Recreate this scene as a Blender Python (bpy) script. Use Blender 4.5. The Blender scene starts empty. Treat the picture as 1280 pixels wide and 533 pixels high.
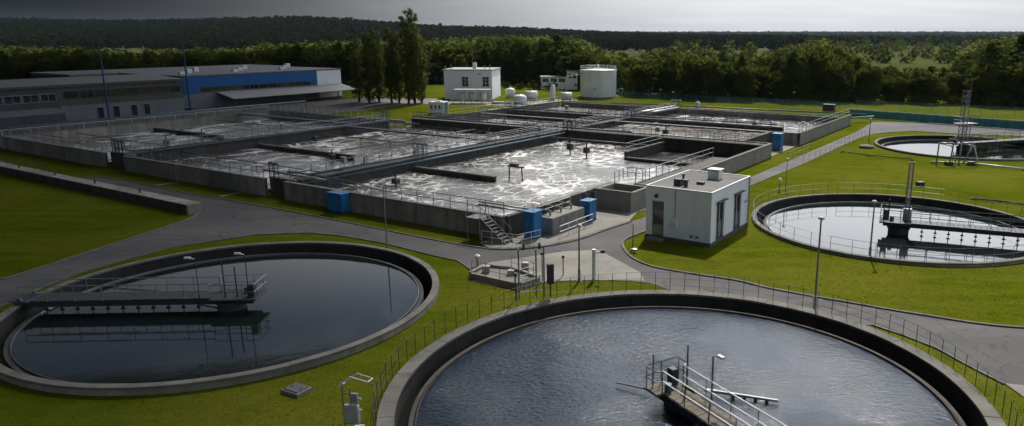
import bpy, bmesh, math, random
import numpy as np
from mathutils import Vector, Matrix
from mathutils.geometry import delaunay_2d_cdt

R = math.radians
random.seed(7)
rng = np.random.default_rng(7)
scene = bpy.context.scene
COL = scene.collection

# ---------------------------------------------------------------- camera
CAM_H, FPX, PX0, PY0, HOR = 16.5, 935.0, 735.0, 266.5, 43.0
PITCH = math.atan((PY0 - HOR) / FPX)
cam_data = bpy.data.cameras.new('camera')
cam = bpy.data.objects.new('camera', cam_data)
COL.objects.link(cam)
cam.location = (0, 0, CAM_H)
cam.rotation_euler = (R(90) - PITCH, 0, 0)
cam_data.sensor_width = 36.0
cam_data.lens = FPX / 1280 * 36.0
cam_data.shift_x = -(PX0 - 640) / 1280
cam_data.clip_start, cam_data.clip_end = 0.5, 30000
scene.camera = cam

# ---------------------------------------------------------------- sun and sky
SUN_AZ, SUN_EL = R(14), R(50)          # azimuth clockwise from +Y
SUN_DIR = Vector((math.sin(SUN_AZ) * math.cos(SUN_EL), math.cos(SUN_AZ) * math.cos(SUN_EL), math.sin(SUN_EL)))
sun_data = bpy.data.lights.new('sun', 'SUN')
sun_data.energy, sun_data.angle, sun_data.color = 4.6, R(0.6), (1.0, 0.955, 0.88)
sun = bpy.data.objects.new('sun', sun_data)
sun.rotation_euler = SUN_DIR.to_track_quat('Z', 'Y').to_euler()
COL.objects.link(sun)

world = bpy.data.worlds.new('World')
scene.world = world
world.use_nodes = True
def build_world():
    nt = world.node_tree
    nt.nodes.clear()
    N, L = nt.nodes.new, nt.links.new
    out, bg = N('ShaderNodeOutputWorld'), N('ShaderNodeBackground')
    bg.inputs['Strength'].default_value = 0.10
    sky = N('ShaderNodeTexSky')
    sky.sky_type = 'NISHITA'
    sky.sun_disc = False
    sky.sun_elevation, sky.sun_rotation = SUN_EL, SUN_AZ
    sky.air_density, sky.dust_density, sky.ozone_density = 1.0, 1.6, 1.0
    tc = N('ShaderNodeTexCoord')
    sep = N('ShaderNodeSeparateXYZ'); L(tc.outputs['Generated'], sep.inputs[0])
    # cloud layer: project the view direction on a flat sheet so that clouds close up towards the horizon
    zz = N('ShaderNodeMath'); zz.operation = 'ADD'; zz.inputs[1].default_value = 0.10; L(sep.outputs['Z'], zz.inputs[0])
    zc = N('ShaderNodeMath'); zc.operation = 'MAXIMUM'; zc.inputs[1].default_value = 0.03; L(zz.outputs[0], zc.inputs[0])
    dx = N('ShaderNodeMath'); dx.operation = 'DIVIDE'; L(sep.outputs['X'], dx.inputs[0]); L(zc.outputs[0], dx.inputs[1])
    dy = N('ShaderNodeMath'); dy.operation = 'DIVIDE'; L(sep.outputs['Y'], dy.inputs[0]); L(zc.outputs[0], dy.inputs[1])
    cmb = N('ShaderNodeCombineXYZ'); L(dx.outputs[0], cmb.inputs[0]); L(dy.outputs[0], cmb.inputs[1])
    nz = N('ShaderNodeTexNoise'); nz.inputs['Scale'].default_value = 0.8; nz.inputs['Detail'].default_value = 8; nz.inputs['Roughness'].default_value = 0.58
    L(cmb.outputs[0], nz.inputs['Vector'])
    cov = N('ShaderNodeMapRange'); cov.interpolation_type = 'SMOOTHSTEP'
    cov.inputs['From Min'].default_value, cov.inputs['From Max'].default_value = 0.42, 0.64
    L(nz.outputs['Fac'], cov.inputs['Value'])
    # near the horizon the layer is closed
    low = N('ShaderNodeMapRange'); low.interpolation_type = 'SMOOTHSTEP'
    low.inputs['From Min'].default_value, low.inputs['From Max'].default_value = 0.22, 0.36
    low.inputs['To Min'].default_value, low.inputs['To Max'].default_value = 1.0, 0.0
    L(sep.outputs['Z'], low.inputs['Value'])
    mx = N('ShaderNodeMath'); mx.operation = 'MAXIMUM'; L(cov.outputs[0], mx.inputs[0]); L(low.outputs[0], mx.inputs[1])
    mz = N('ShaderNodeMath'); mz.operation = 'MULTIPLY'; mz.inputs[1].default_value = 0.93; L(mx.outputs[0], mz.inputs[0])
    # texture inside the cloud
    n2 = N('ShaderNodeTexNoise'); n2.inputs['Scale'].default_value = 1.7; n2.inputs['Detail'].default_value = 5
    mp = N('ShaderNodeMapping'); mp.inputs['Scale'].default_value = (0.5, 0.8, 1); L(cmb.outputs[0], mp.inputs['Vector']); L(mp.outputs[0], n2.inputs['Vector'])
    tex = N('ShaderNodeMapRange')
    tex.inputs['From Min'].default_value, tex.inputs['From Max'].default_value = 0.3, 0.7
    tex.inputs['To Min'].default_value, tex.inputs['To Max'].default_value = 0.93, 1.06
    L(n2.outputs['Fac'], tex.inputs['Value'])
    # the thick dark cloud bank lies to the west, thin bright cloud to the east
    ramp = N('ShaderNodeValToRGB')
    xr = N('ShaderNodeMapRange'); xr.inputs['From Min'].default_value, xr.inputs['From Max'].default_value = -1.0, 1.0
    L(sep.outputs['X'], xr.inputs['Value']); L(xr.outputs[0], ramp.inputs['Fac'])
    cr = ramp.color_ramp
    cr.interpolation = 'B_SPLINE'
    pts = [(0.0, .01), (0.14, .01), (0.21, .012), (0.28, .09), (0.36, .30), (0.46, .66), (0.58, .94), (0.85, 1.0), (1.0, 1.0)]
    while len(cr.elements) < len(pts): cr.elements.new(0.5)
    for e, (p, v) in zip(cr.elements, pts):
        e.position = p; e.color = (v, v, v, 1)
    # thin cloud glows towards the sun
    dt = N('ShaderNodeVectorMath'); dt.operation = 'DOT_PRODUCT'; L(tc.outputs['Generated'], dt.inputs[0]); dt.inputs[1].default_value = tuple(SUN_DIR)
    dm = N('ShaderNodeMath'); dm.operation = 'MAXIMUM'; dm.inputs[1].default_value = 0.0; L(dt.outputs['Value'], dm.inputs[0])
    dp = N('ShaderNodeMath'); dp.operation = 'POWER'; dp.inputs[1].default_value = 5.0; L(dm.outputs[0], dp.inputs[0])
    dg = N('ShaderNodeMath'); dg.operation = 'MULTIPLY_ADD'; dg.inputs[1].default_value = 15.5; dg.inputs[2].default_value = 1.0; L(dp.outputs[0], dg.inputs[0])
    tg = N('ShaderNodeMath'); tg.operation = 'MULTIPLY'; L(dg.outputs[0], tg.inputs[0]); L(tex.outputs[0], tg.inputs[1])
    cc = N('ShaderNodeMixRGB'); cc.blend_type = 'MULTIPLY'; cc.inputs['Fac'].default_value = 1
    cc.inputs['Color1'].default_value = (3.5, 3.58, 3.72, 1); L(tg.outputs[0], cc.inputs['Color2'])
    mix = N('ShaderNodeMixRGB'); L(mz.outputs[0], mix.inputs['Fac']); L(sky.outputs[0], mix.inputs['Color1']); L(cc.outputs[0], mix.inputs['Color2'])
    fin = N('ShaderNodeMixRGB'); fin.blend_type = 'MULTIPLY'; fin.inputs['Fac'].default_value = 1
    up = N('ShaderNodeMapRange'); up.interpolation_type = 'SMOOTHSTEP'; up.inputs['From Min'].default_value, up.inputs['From Max'].default_value = 0.07, 0.27
    L(sep.outputs['Z'], up.inputs['Value'])
    bank = N('ShaderNodeMixRGB'); L(up.outputs[0], bank.inputs['Fac']); L(ramp.outputs[0], bank.inputs['Color1']); r2 = N('ShaderNodeMapRange'); r2.inputs['From Min'].default_value, r2.inputs['From Max'].default_value = -0.92, 0.8
    r2.inputs['To Min'].default_value, r2.inputs['To Max'].default_value = 0.03, 1.75; L(sep.outputs['X'], r2.inputs['Value']); L(r2.outputs[0], bank.inputs['Color2'])
    thick = N('ShaderNodeMapRange'); thick.inputs['From Min'].default_value, thick.inputs['From Max'].default_value = 0.0, 0.18
    thick.inputs['To Min'].default_value, thick.inputs['To Max'].default_value = 0.82, 1.0; L(sep.outputs['Z'], thick.inputs['Value'])
    bt = N('ShaderNodeMixRGB'); bt.blend_type = 'MULTIPLY'; bt.inputs['Fac'].default_value = 1; L(bank.outputs[0], bt.inputs['Color1']); L(thick.outputs[0], bt.inputs['Color2'])
    L(mix.outputs[0], fin.inputs['Color1']); L(bt.outputs[0], fin.inputs['Color2'])
    L(fin.outputs[0], bg.inputs['Color']); L(bg.outputs[0], out.inputs['Surface'])
build_world()
vs = scene.view_settings
vs.view_transform, vs.look, vs.exposure, vs.gamma = 'Standard', 'None', 0.0, 1.0
scene.render.engine = 'CYCLES'
scene.cycles.use_denoising = True
scene.cycles.max_bounces = 6
scene.cycles.volume_bounces = 0
scene.cycles.sample_clamp_indirect = 6
scene.cycles.caustics_reflective = False
scene.cycles.caustics_refractive = False

# ---------------------------------------------------------------- coordinates
def G(x, y, z=0.0):
    """photograph pixel (1280 wide) -> world point at height z"""
    dx, dz = x - PX0, -(y - PY0)
    Y = FPX * math.cos(PITCH) + dz * math.sin(PITCH)
    Z = -FPX * math.sin(PITCH) + dz * math.cos(PITCH)
    t = (z - CAM_H) / Z
    return (dx * t, Y * t)
TH = R(-32.2)                                   # the plant's own grid: u along the front wall, v towards the back
UX, UY = math.cos(TH), math.sin(TH)
OX, OY = -8.6, 60.95
def W(u, v): return (OX + u * UX - v * UY, OY + u * UY + v * UX)
def to_uv(x, y):
    dx, dy = x - OX, y - OY
    return (dx * UX + dy * UY, -dx * UY + dy * UX)

# ---------------------------------------------------------------- materials
MATS = {}
def nodes_of(name):
    m = bpy.data.materials.new(name); m.use_nodes = True
    nt = m.node_tree
    return m, nt, nt.nodes['Principled BSDF']
def surf(name, c1, c2=None, scale=1.0, rough=0.8, bump=0.0, bscale=None, metal=0.0, streak=0.0, detail=6, spec=0.4, c3=None, stretch=(1, 1, 1)):
    """a general weathered surface: two or three tones mixed by world-space noise, vertical run-off streaks, fine relief"""
    m, nt, b = nodes_of(name)
    N, L = nt.nodes.new, nt.links.new
    geo = N('ShaderNodeNewGeometry')
    mp = N('ShaderNodeMapping'); mp.inputs['Scale'].default_value = stretch
    L(geo.outputs['Position'], mp.inputs['Vector'])
    c2 = c2 or tuple(x * 0.72 for x in c1)
    n = N('ShaderNodeTexNoise'); n.inputs['Scale'].default_value = scale; n.inputs['Detail'].default_value = detail; n.inputs['Roughness'].default_value = 0.62
    L(mp.outputs[0], n.inputs['Vector'])
    r = N('ShaderNodeMapRange'); r.inputs['From Min'].default_value, r.inputs['From Max'].default_value = 0.33, 0.67
    L(n.outputs['Fac'], r.inputs['Value'])
    mix = N('ShaderNodeMixRGB'); mix.inputs['Color1'].default_value = (*c1, 1); mix.inputs['Color2'].default_value = (*c2, 1)
    L(r.outputs[0], mix.inputs['Fac'])
    last = mix.outputs[0]
    if c3:
        n3 = N('ShaderNodeTexNoise'); n3.inputs['Scale'].default_value = scale * 0.23; n3.inputs['Detail'].default_value = 4
        L(mp.outputs[0], n3.inputs['Vector'])
        r3 = N('ShaderNodeMapRange'); r3.inputs['From Min'].default_value, r3.inputs['From Max'].default_value = 0.45, 0.7
        L(n3.outputs['Fac'], r3.inputs['Value'])
        m3 = N('ShaderNodeMixRGB'); m3.inputs['Color2'].default_value = (*c3, 1); L(last, m3.inputs['Color1']); L(r3.outputs[0], m3.inputs['Fac'])
        last = m3.outputs[0]
    if streak:
        ms = N('ShaderNodeMapping'); ms.inputs['Scale'].default_value = (1.5, 1.5, 0.10); L(geo.outputs['Position'], ms.inputs['Vector'])
        ns = N('ShaderNodeTexNoise'); ns.inputs['Scale'].default_value = 1.0; ns.inputs['Detail'].default_value = 5; L(ms.outputs[0], ns.inputs['Vector'])
        rs = N('ShaderNodeMapRange'); rs.inputs['From Min'].default_value, rs.inputs['From Max'].default_value = 0.48, 0.72
        rs.inputs['To Max'].default_value = streak
        L(ns.outputs['Fac'], rs.inputs['Value'])
        m4 = N('ShaderNodeMixRGB'); m4.inputs['Color2'].default_value = (*[x * 0.35 for x in c1], 1); L(last, m4.inputs['Color1']); L(rs.outputs[0], m4.inputs['Fac'])
        last = m4.outputs[0]
    L(last, b.inputs['Base Color'])
    b.inputs['Roughness'].default_value = rough; b.inputs['Metallic'].default_value = metal
    b.inputs['Specular IOR Level'].default_value = spec
    if bump:
        nb = N('ShaderNodeTexNoise'); nb.inputs['Scale'].default_value = bscale or scale * 6; nb.inputs['Detail'].default_value = 4
        L(geo.outputs['Position'], nb.inputs['Vector'])
        bp = N('ShaderNodeBump'); bp.inputs['Strength'].default_value = 1.0; bp.inputs['Distance'].default_value = bump
        L(nb.outputs['Fac'], bp.inputs['Height']); L(bp.outputs[0], b.inputs['Normal'])
    MATS[name] = m
    return m
surf('concrete', (0.38, 0.35, 0.30), (0.21, 0.192, 0.16), 0.45, 0.9, 0.02, 9, streak=0.85, c3=(0.15, 0.15, 0.115))
surf('deck_concrete', (0.13, 0.124, 0.11), (0.075, 0.071, 0.062), 0.5, 0.9, 0.02, 9, c3=(0.10, 0.095, 0.083))
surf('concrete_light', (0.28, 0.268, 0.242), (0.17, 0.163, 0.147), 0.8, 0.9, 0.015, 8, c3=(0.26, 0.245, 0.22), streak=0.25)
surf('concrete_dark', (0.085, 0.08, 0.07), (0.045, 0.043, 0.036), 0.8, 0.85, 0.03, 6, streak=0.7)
surf('coping', (0.20, 0.188, 0.163), (0.10, 0.095, 0.082), 0.9, 0.9, 0.015, 10, c3=(0.13, 0.122, 0.105))
surf('algae_shade_wall', (0.040, 0.038, 0.030), (0.020, 0.020, 0.015), 0.8, 0.8, 0.03, 6, streak=0.7)  # wet algae tone, darkened further for the shade on the inner walls
surf('paving', (0.26, 0.245, 0.215), (0.16, 0.15, 0.13), 0.35, 0.9, 0.01, 12, c3=(0.20, 0.185, 0.16))
surf('asphalt', (0.082, 0.081, 0.080), (0.058, 0.058, 0.058), 0.22, 0.85, 0.012, 30, c3=(0.105, 0.102, 0.098))
surf('yard', (0.070, 0.069, 0.066), (0.045, 0.045, 0.042), 0.15, 0.9, 0.01, 20, c3=(0.058, 0.062, 0.034))
surf('kerb', (0.17, 0.162, 0.14), (0.085, 0.08, 0.07), 1.2, 0.9, 0.01, 14)
surf('steel', (0.36, 0.37, 0.38), (0.24, 0.245, 0.25), 2.0, 0.42, metal=0.75)
surf('steel_dark', (0.07, 0.073, 0.078), (0.045, 0.046, 0.048), 2.5, 0.55, metal=0.3)
surf('stair_steel', (0.15, 0.155, 0.16), (0.10, 0.103, 0.106), 2.0, 0.5, metal=0.3)
surf('rail_white', (0.72, 0.73, 0.73), (0.55, 0.555, 0.55), 2.0, 0.45, metal=0.2)
surf('rail_grey', (0.26, 0.27, 0.28), (0.16, 0.165, 0.17), 2.0, 0.5, metal=0.3)
surf('blue_paint', (0.014, 0.175, 0.40), (0.012, 0.13, 0.31), 1.5, 0.4, streak=0.25)
surf('blue_band', (0.010, 0.11, 0.33), (0.008, 0.085, 0.26), 0.8, 0.45, streak=0.3)  # darker copy of the blue paint, hall shade put into the colour
surf('blue_dark', (0.010, 0.05, 0.15), (0.008, 0.038, 0.11), 1.5, 0.45)
surf('teal_paint', (0.10, 0.36, 0.43), (0.07, 0.28, 0.34), 1.0, 0.5, streak=0.3)
surf('pipe_blue', (0.10, 0.17, 0.23), (0.06, 0.11, 0.15), 1.5, 0.45, metal=0.2)
surf('white_wall', (0.87, 0.89, 0.92), (0.80, 0.82, 0.845), 0.5, 0.8, 0.004, 20, streak=0.14)
surf('white_metal', (0.80, 0.82, 0.84), (0.70, 0.715, 0.73), 0.6, 0.45, streak=0.18)
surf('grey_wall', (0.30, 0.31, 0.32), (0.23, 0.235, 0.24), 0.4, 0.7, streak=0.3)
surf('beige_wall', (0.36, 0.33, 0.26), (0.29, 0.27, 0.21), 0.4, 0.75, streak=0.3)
surf('hall_cladding_shaded', (0.17, 0.178, 0.19), (0.13, 0.137, 0.145), 0.5, 0.6, streak=0.25)  # cladding tone lowered to carry the shade over the halls
surf('hall_roof_shaded', (0.17, 0.17, 0.165), (0.12, 0.12, 0.117), 0.5, 0.6, c3=(0.14, 0.135, 0.125))  # darker copy of the pale roof, shade put into the colour
surf('hall_grey_shaded', (0.065, 0.068, 0.072), (0.048, 0.05, 0.052), 0.4, 0.7, streak=0.3)  # grey wall tone darkened to stand for shade
surf('hall_beige_shaded', (0.095, 0.088, 0.068), (0.072, 0.066, 0.052), 0.4, 0.75, streak=0.3)  # beige wall tone darkened to stand for shade
surf('roofing', (0.15, 0.145, 0.135), (0.10, 0.098, 0.09), 0.9, 0.9, 0.01, 15, c3=(0.19, 0.18, 0.165))
surf('roof_light', (0.36, 0.36, 0.35), (0.27, 0.27, 0.26), 0.5, 0.6, c3=(0.30, 0.29, 0.27))
surf('plinth', (0.12, 0.12, 0.12), (0.08, 0.08, 0.08), 1.5, 0.85)
surf('wood_deck', (0.17, 0.145, 0.11), (0.10, 0.085, 0.065), 1.6, 0.85, 0.006, 20)
surf('bridge_beam', (0.055, 0.075, 0.095), (0.035, 0.045, 0.055), 1.2, 0.5, metal=0.2, streak=0.3)
surf('rust', (0.13, 0.075, 0.04), (0.075, 0.045, 0.028), 2.0, 0.85)
surf('bark', (0.075, 0.06, 0.045), (0.045, 0.037, 0.03), 3.0, 0.95)
surf('field_green', (0.066, 0.080, 0.022), (0.052, 0.066, 0.018), 0.03, 0.95, c3=(0.078, 0.082, 0.03), spec=0.0)
surf('field_brown', (0.085, 0.068, 0.04), (0.07, 0.06, 0.035), 0.03, 0.95, c3=(0.075, 0.072, 0.03), spec=0.0)
surf('forest_floor', (0.022, 0.032, 0.010), (0.014, 0.022, 0.008), 0.05, 1.0)
surf('instrument_grey', (0.42, 0.43, 0.44), (0.33, 0.335, 0.34), 2.0, 0.5, streak=0.3)
surf('lamp_glass', (0.6, 0.6, 0.58), (0.5, 0.5, 0.5), 2, 0.3)

def asphalt_mat():
    m, nt, b = nodes_of('asphalt')
    N, L = nt.nodes.new, nt.links.new
    geo = N('ShaderNodeNewGeometry')
    def noise(s, d, st=(1, 1, 1), rot=0.0, dist=0.0):
        mp = N('ShaderNodeMapping'); mp.inputs['Scale'].default_value = st; mp.inputs['Rotation'].default_value = (0, 0, rot); L(geo.outputs['Position'], mp.inputs['Vector'])
        n = N('ShaderNodeTexNoise'); n.inputs['Scale'].default_value = s; n.inputs['Detail'].default_value = d; n.inputs['Roughness'].default_value = 0.65; n.inputs['Distortion'].default_value = dist
        L(mp.outputs[0], n.inputs['Vector']); return n.outputs
    def mix(a, c, f, lo, hi, amt):
        r = N('ShaderNodeMapRange'); r.inputs['From Min'].default_value, r.inputs['From Max'].default_value, r.inputs['To Max'].default_value = lo, hi, amt; L(f, r.inputs['Value'])
        x = N('ShaderNodeMixRGB'); L(r.outputs[0], x.inputs['Fac']); x.inputs['Color2'].default_value = (*c, 1)
        if isinstance(a, tuple): x.inputs['Color1'].default_value = (*a, 1)
        else: L(a, x.inputs['Color1'])
        return x.outputs[0]
    c = mix((0.082, 0.080, 0.078), (0.060, 0.059, 0.058), noise(0.25, 7)['Fac'], 0.38, 0.62, 1)
    c = mix(c, (0.125, 0.118, 0.108), noise(0.10, 5, (0.35, 1.6, 1), R(32), 0.5)['Fac'], 0.50, 0.66, 0.75)   # dust drifted along the wheel tracks
    c = mix(c, (0.040, 0.040, 0.040), noise(0.33, 3, (1, 1, 1), 0, 1.2)['Fac'], 0.62, 0.66, 0.7)              # bitumen repairs and stains
    c = mix(c, (0.10, 0.098, 0.092), noise(14, 3)['Fac'], 0.55, 0.75, 0.6)
    wb = noise(0.7, 4)['Color']
    va = N('ShaderNodeVectorMath'); va.operation = 'MULTIPLY_ADD'; va.inputs[1].default_value = (2.2, 2.2, 0); L(wb, va.inputs[0]); L(geo.outputs['Position'], va.inputs[2])
    vo = N('ShaderNodeTexVoronoi'); vo.feature = 'DISTANCE_TO_EDGE'; vo.inputs['Scale'].default_value = 0.16; L(va.outputs[0], vo.inputs['Vector'])
    c = mix(c, (0.028, 0.028, 0.028), vo.outputs['Distance'], 0.010, 0.002, 0.75)                            # cracks
    L(c, b.inputs['Base Color']); b.inputs['Roughness'].default_value = 0.85; b.inputs['Specular IOR Level'].default_value = 0.35
    bp = N('ShaderNodeBump'); bp.inputs['Distance'].default_value = 0.012; L(noise(28, 4)['Fac'], bp.inputs['Height']); L(bp.outputs[0], b.inputs['Normal'])
    MATS['asphalt'] = m
asphalt_mat()

def glass_mat():
    m, nt, b = nodes_of('window_glass')
    b.inputs['Base Color'].default_value = (0.018, 0.022, 0.026, 1); b.inputs['Roughness'].default_value = 0.06
    b.inputs['Specular IOR Level'].default_value = 0.8
    MATS['window_glass'] = m
glass_mat()

def grass_mat():
    m, nt, b = nodes_of('lawn')
    N, L = nt.nodes.new, nt.links.new
    geo = N('ShaderNodeNewGeometry')
    def noise(s, d, st=(1, 1, 1), rot=0):
        mp = N('ShaderNodeMapping'); mp.inputs['Scale'].default_value = st; mp.inputs['Rotation'].default_value = (0, 0, rot)
        L(geo.outputs['Position'], mp.inputs['Vector'])
        n = N('ShaderNodeTexNoise'); n.inputs['Scale'].default_value = s; n.inputs['Detail'].default_value = d; n.inputs['Roughness'].default_value = 0.65
        L(mp.outputs[0], n.inputs['Vector']); return n.outputs['Fac']
    def mix(a, bcol, fac, lo, hi, amt=1.0):
        r = N('ShaderNodeMapRange'); r.inputs['From Min'].default_value, r.inputs['From Max'].default_value = lo, hi; r.inputs['To Max'].default_value = amt
        L(fac, r.inputs['Value'])
        x = N('ShaderNodeMixRGB'); L(r.outputs[0], x.inputs['Fac'])
        if isinstance(a, tuple): x.inputs['Color1'].default_value = (*a, 1)
        else: L(a, x.inputs['Color1'])
        x.inputs['Color2'].default_value = (*bcol, 1)
        return x.outputs[0]
    c = mix((0.084, 0.108, 0.004), (0.056, 0.078, 0.003), noise(0.5, 8), 0.35, 0.65)
    c = mix(c, (0.132, 0.126, 0.016), noise(0.085, 7, (1, 1, 1)), 0.44, 0.60, 0.95)
    c = mix(c, (0.058, 0.078, 0.004), noise(0.17, 7), 0.48, 0.64, 0.85)
    c = mix(c, (0.112, 0.122, 0.012), noise(0.7, 3, (0.10, 1.0, 1), R(38)), 0.46, 0.60, 0.55)
    c = mix(c, (0.045, 0.060, 0.003), noise(2.2, 6), 0.52, 0.72, 0.6)
    c = mix(c, (0.145, 0.118, 0.030), noise(0.6, 7), 0.60, 0.74, 0.75)
    L(c, b.inputs['Base Color'])
    b.inputs['Roughness'].default_value = 0.95; b.inputs['Specular IOR Level'].default_value = 0.0
    bp = N('ShaderNodeBump'); bp.inputs['Distance'].default_value = 0.06
    L(noise(7, 5), bp.inputs['Height']); L(bp.outputs[0], b.inputs['Normal'])
    MATS['lawn'] = m
grass_mat()

def leaf_mat(name, c1, c2, trans=0.35):
    m = bpy.data.materials.new(name); m.use_nodes = True
    nt = m.node_tree; nt.nodes.clear()
    N, L = nt.nodes.new, nt.links.new
    out = N('ShaderNodeOutputMaterial')
    oi, geo = N('ShaderNodeObjectInfo'), N('ShaderNodeNewGeometry')
    n = N('ShaderNodeTexNoise'); n.inputs['Scale'].default_value = 0.35; n.inputs['Detail'].default_value = 3; L(geo.outputs['Position'], n.inputs['Vector'])
    ad = N('ShaderNodeMath'); ad.operation = 'MULTIPLY_ADD'; ad.inputs[1].default_value = 0.55; L(oi.outputs['Random'], ad.inputs[0]); L(n.outputs['Fac'], ad.inputs[2])
    r = N('ShaderNodeMapRange'); r.inputs['From Min'].default_value, r.inputs['From Max'].default_value = 0.42, 1.02; L(ad.outputs[0], r.inputs['Value'])
    mx = N('ShaderNodeMixRGB'); mx.inputs['Color1'].default_value = (*c1, 1); mx.inputs['Color2'].default_value = (*c2, 1); L(r.outputs[0], mx.inputs['Fac'])
    d = N('ShaderNodeBsdfDiffuse'); d.inputs['Roughness'].default_value = 0.9; L(mx.outputs[0], d.inputs['Color'])
    t = N('ShaderNodeBsdfTranslucent'); L(mx.outputs[0], t.inputs['Color'])
    ms = N('ShaderNodeMixShader'); ms.inputs[0].default_value = trans; L(d.outputs[0], ms.inputs[1]); L(t.outputs[0], ms.inputs[2])
    L(ms.outputs[0], out.inputs['Surface'])
    MATS[name] = m
leaf_mat('leaf', (0.064, 0.090, 0.017), (0.155, 0.175, 0.030), 0.58)
leaf_mat('leaf_poplar', (0.105, 0.130, 0.034), (0.160, 0.180, 0.046), 0.6)
leaf_mat('leaf_far', (0.042, 0.060, 0.015), (0.100, 0.118, 0.026), 0.52)
leaf_mat('leaf_dark', (0.046, 0.070, 0.018), (0.100, 0.130, 0.030), 0.52)
leaf_mat('leaf_pale', (0.085, 0.104, 0.026), (0.150, 0.165, 0.042), 0.55)
leaf_mat('leaf_horizon', (0.022, 0.032, 0.012), (0.050, 0.062, 0.020), 0.4)
leaf_mat('leaf_ridge_shaded', (0.010, 0.016, 0.008), (0.026, 0.034, 0.013), 0.2)  # ridge leaves darkened in the colour in place of shade over them
leaf_mat('leaf_shrub', (0.070, 0.092, 0.018), (0.115, 0.13, 0.026), 0.35)
leaf_mat('grass_blade', (0.076, 0.100, 0.004), (0.112, 0.136, 0.008), 0.35)

def water_mat(name, base, scale, dist, rough=0.03, stretch=(1, 1, 1)):
    m, nt, b = nodes_of(name)
    N, L = nt.nodes.new, nt.links.new
    geo = N('ShaderNodeNewGeometry')
    mp = N('ShaderNodeMapping'); mp.inputs['Scale'].default_value = stretch; L(geo.outputs['Position'], mp.inputs['Vector'])
    n = N('ShaderNodeTexNoise'); n.inputs['Scale'].default_value = scale; n.inputs['Detail'].default_value = 5; n.inputs['Roughness'].default_value = 0.6; n.inputs['Distortion'].default_value = 0.4
    L(mp.outputs[0], n.inputs['Vector'])
    n2 = N('ShaderNodeTexNoise'); n2.inputs['Scale'].default_value = 0.16; n2.inputs['Detail'].default_value = 3; L(geo.outputs['Position'], n2.inputs['Vector'])
    r = N('ShaderNodeMapRange'); r.inputs['From Min'].default_value, r.inputs['From Max'].default_value = 0.35, 0.62; r.inputs['To Min'].default_value = 0.25
    L(n2.outputs['Fac'], r.inputs['Value'])
    mu = N('ShaderNodeMath'); mu.operation = 'MULTIPLY'; L(n.outputs['Fac'], mu.inputs[0]); L(r.outputs[0], mu.inputs[1])
    bp = N('ShaderNodeBump'); bp.inputs['Distance'].default_value = dist; L(mu.outputs[0], bp.inputs['Height']); L(bp.outputs[0], b.inputs['Normal'])
    b.inputs['Base Color'].default_value = (*base, 1); b.inputs['Roughness'].default_value = rough; b.inputs['IOR'].default_value = 1.333
    b.inputs['Specular IOR Level'].default_value = 0.5
    MATS[name] = m
water_mat('water_calm', (0.010, 0.014, 0.014), 1.1, 0.006)
water_mat('water_ripple', (0.006, 0.016, 0.031), 3.5, 0.066, 0.045, (1.0, 1.5, 1))
water_mat('water_channel', (0.012, 0.014, 0.010), 2.0, 0.01)

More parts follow.
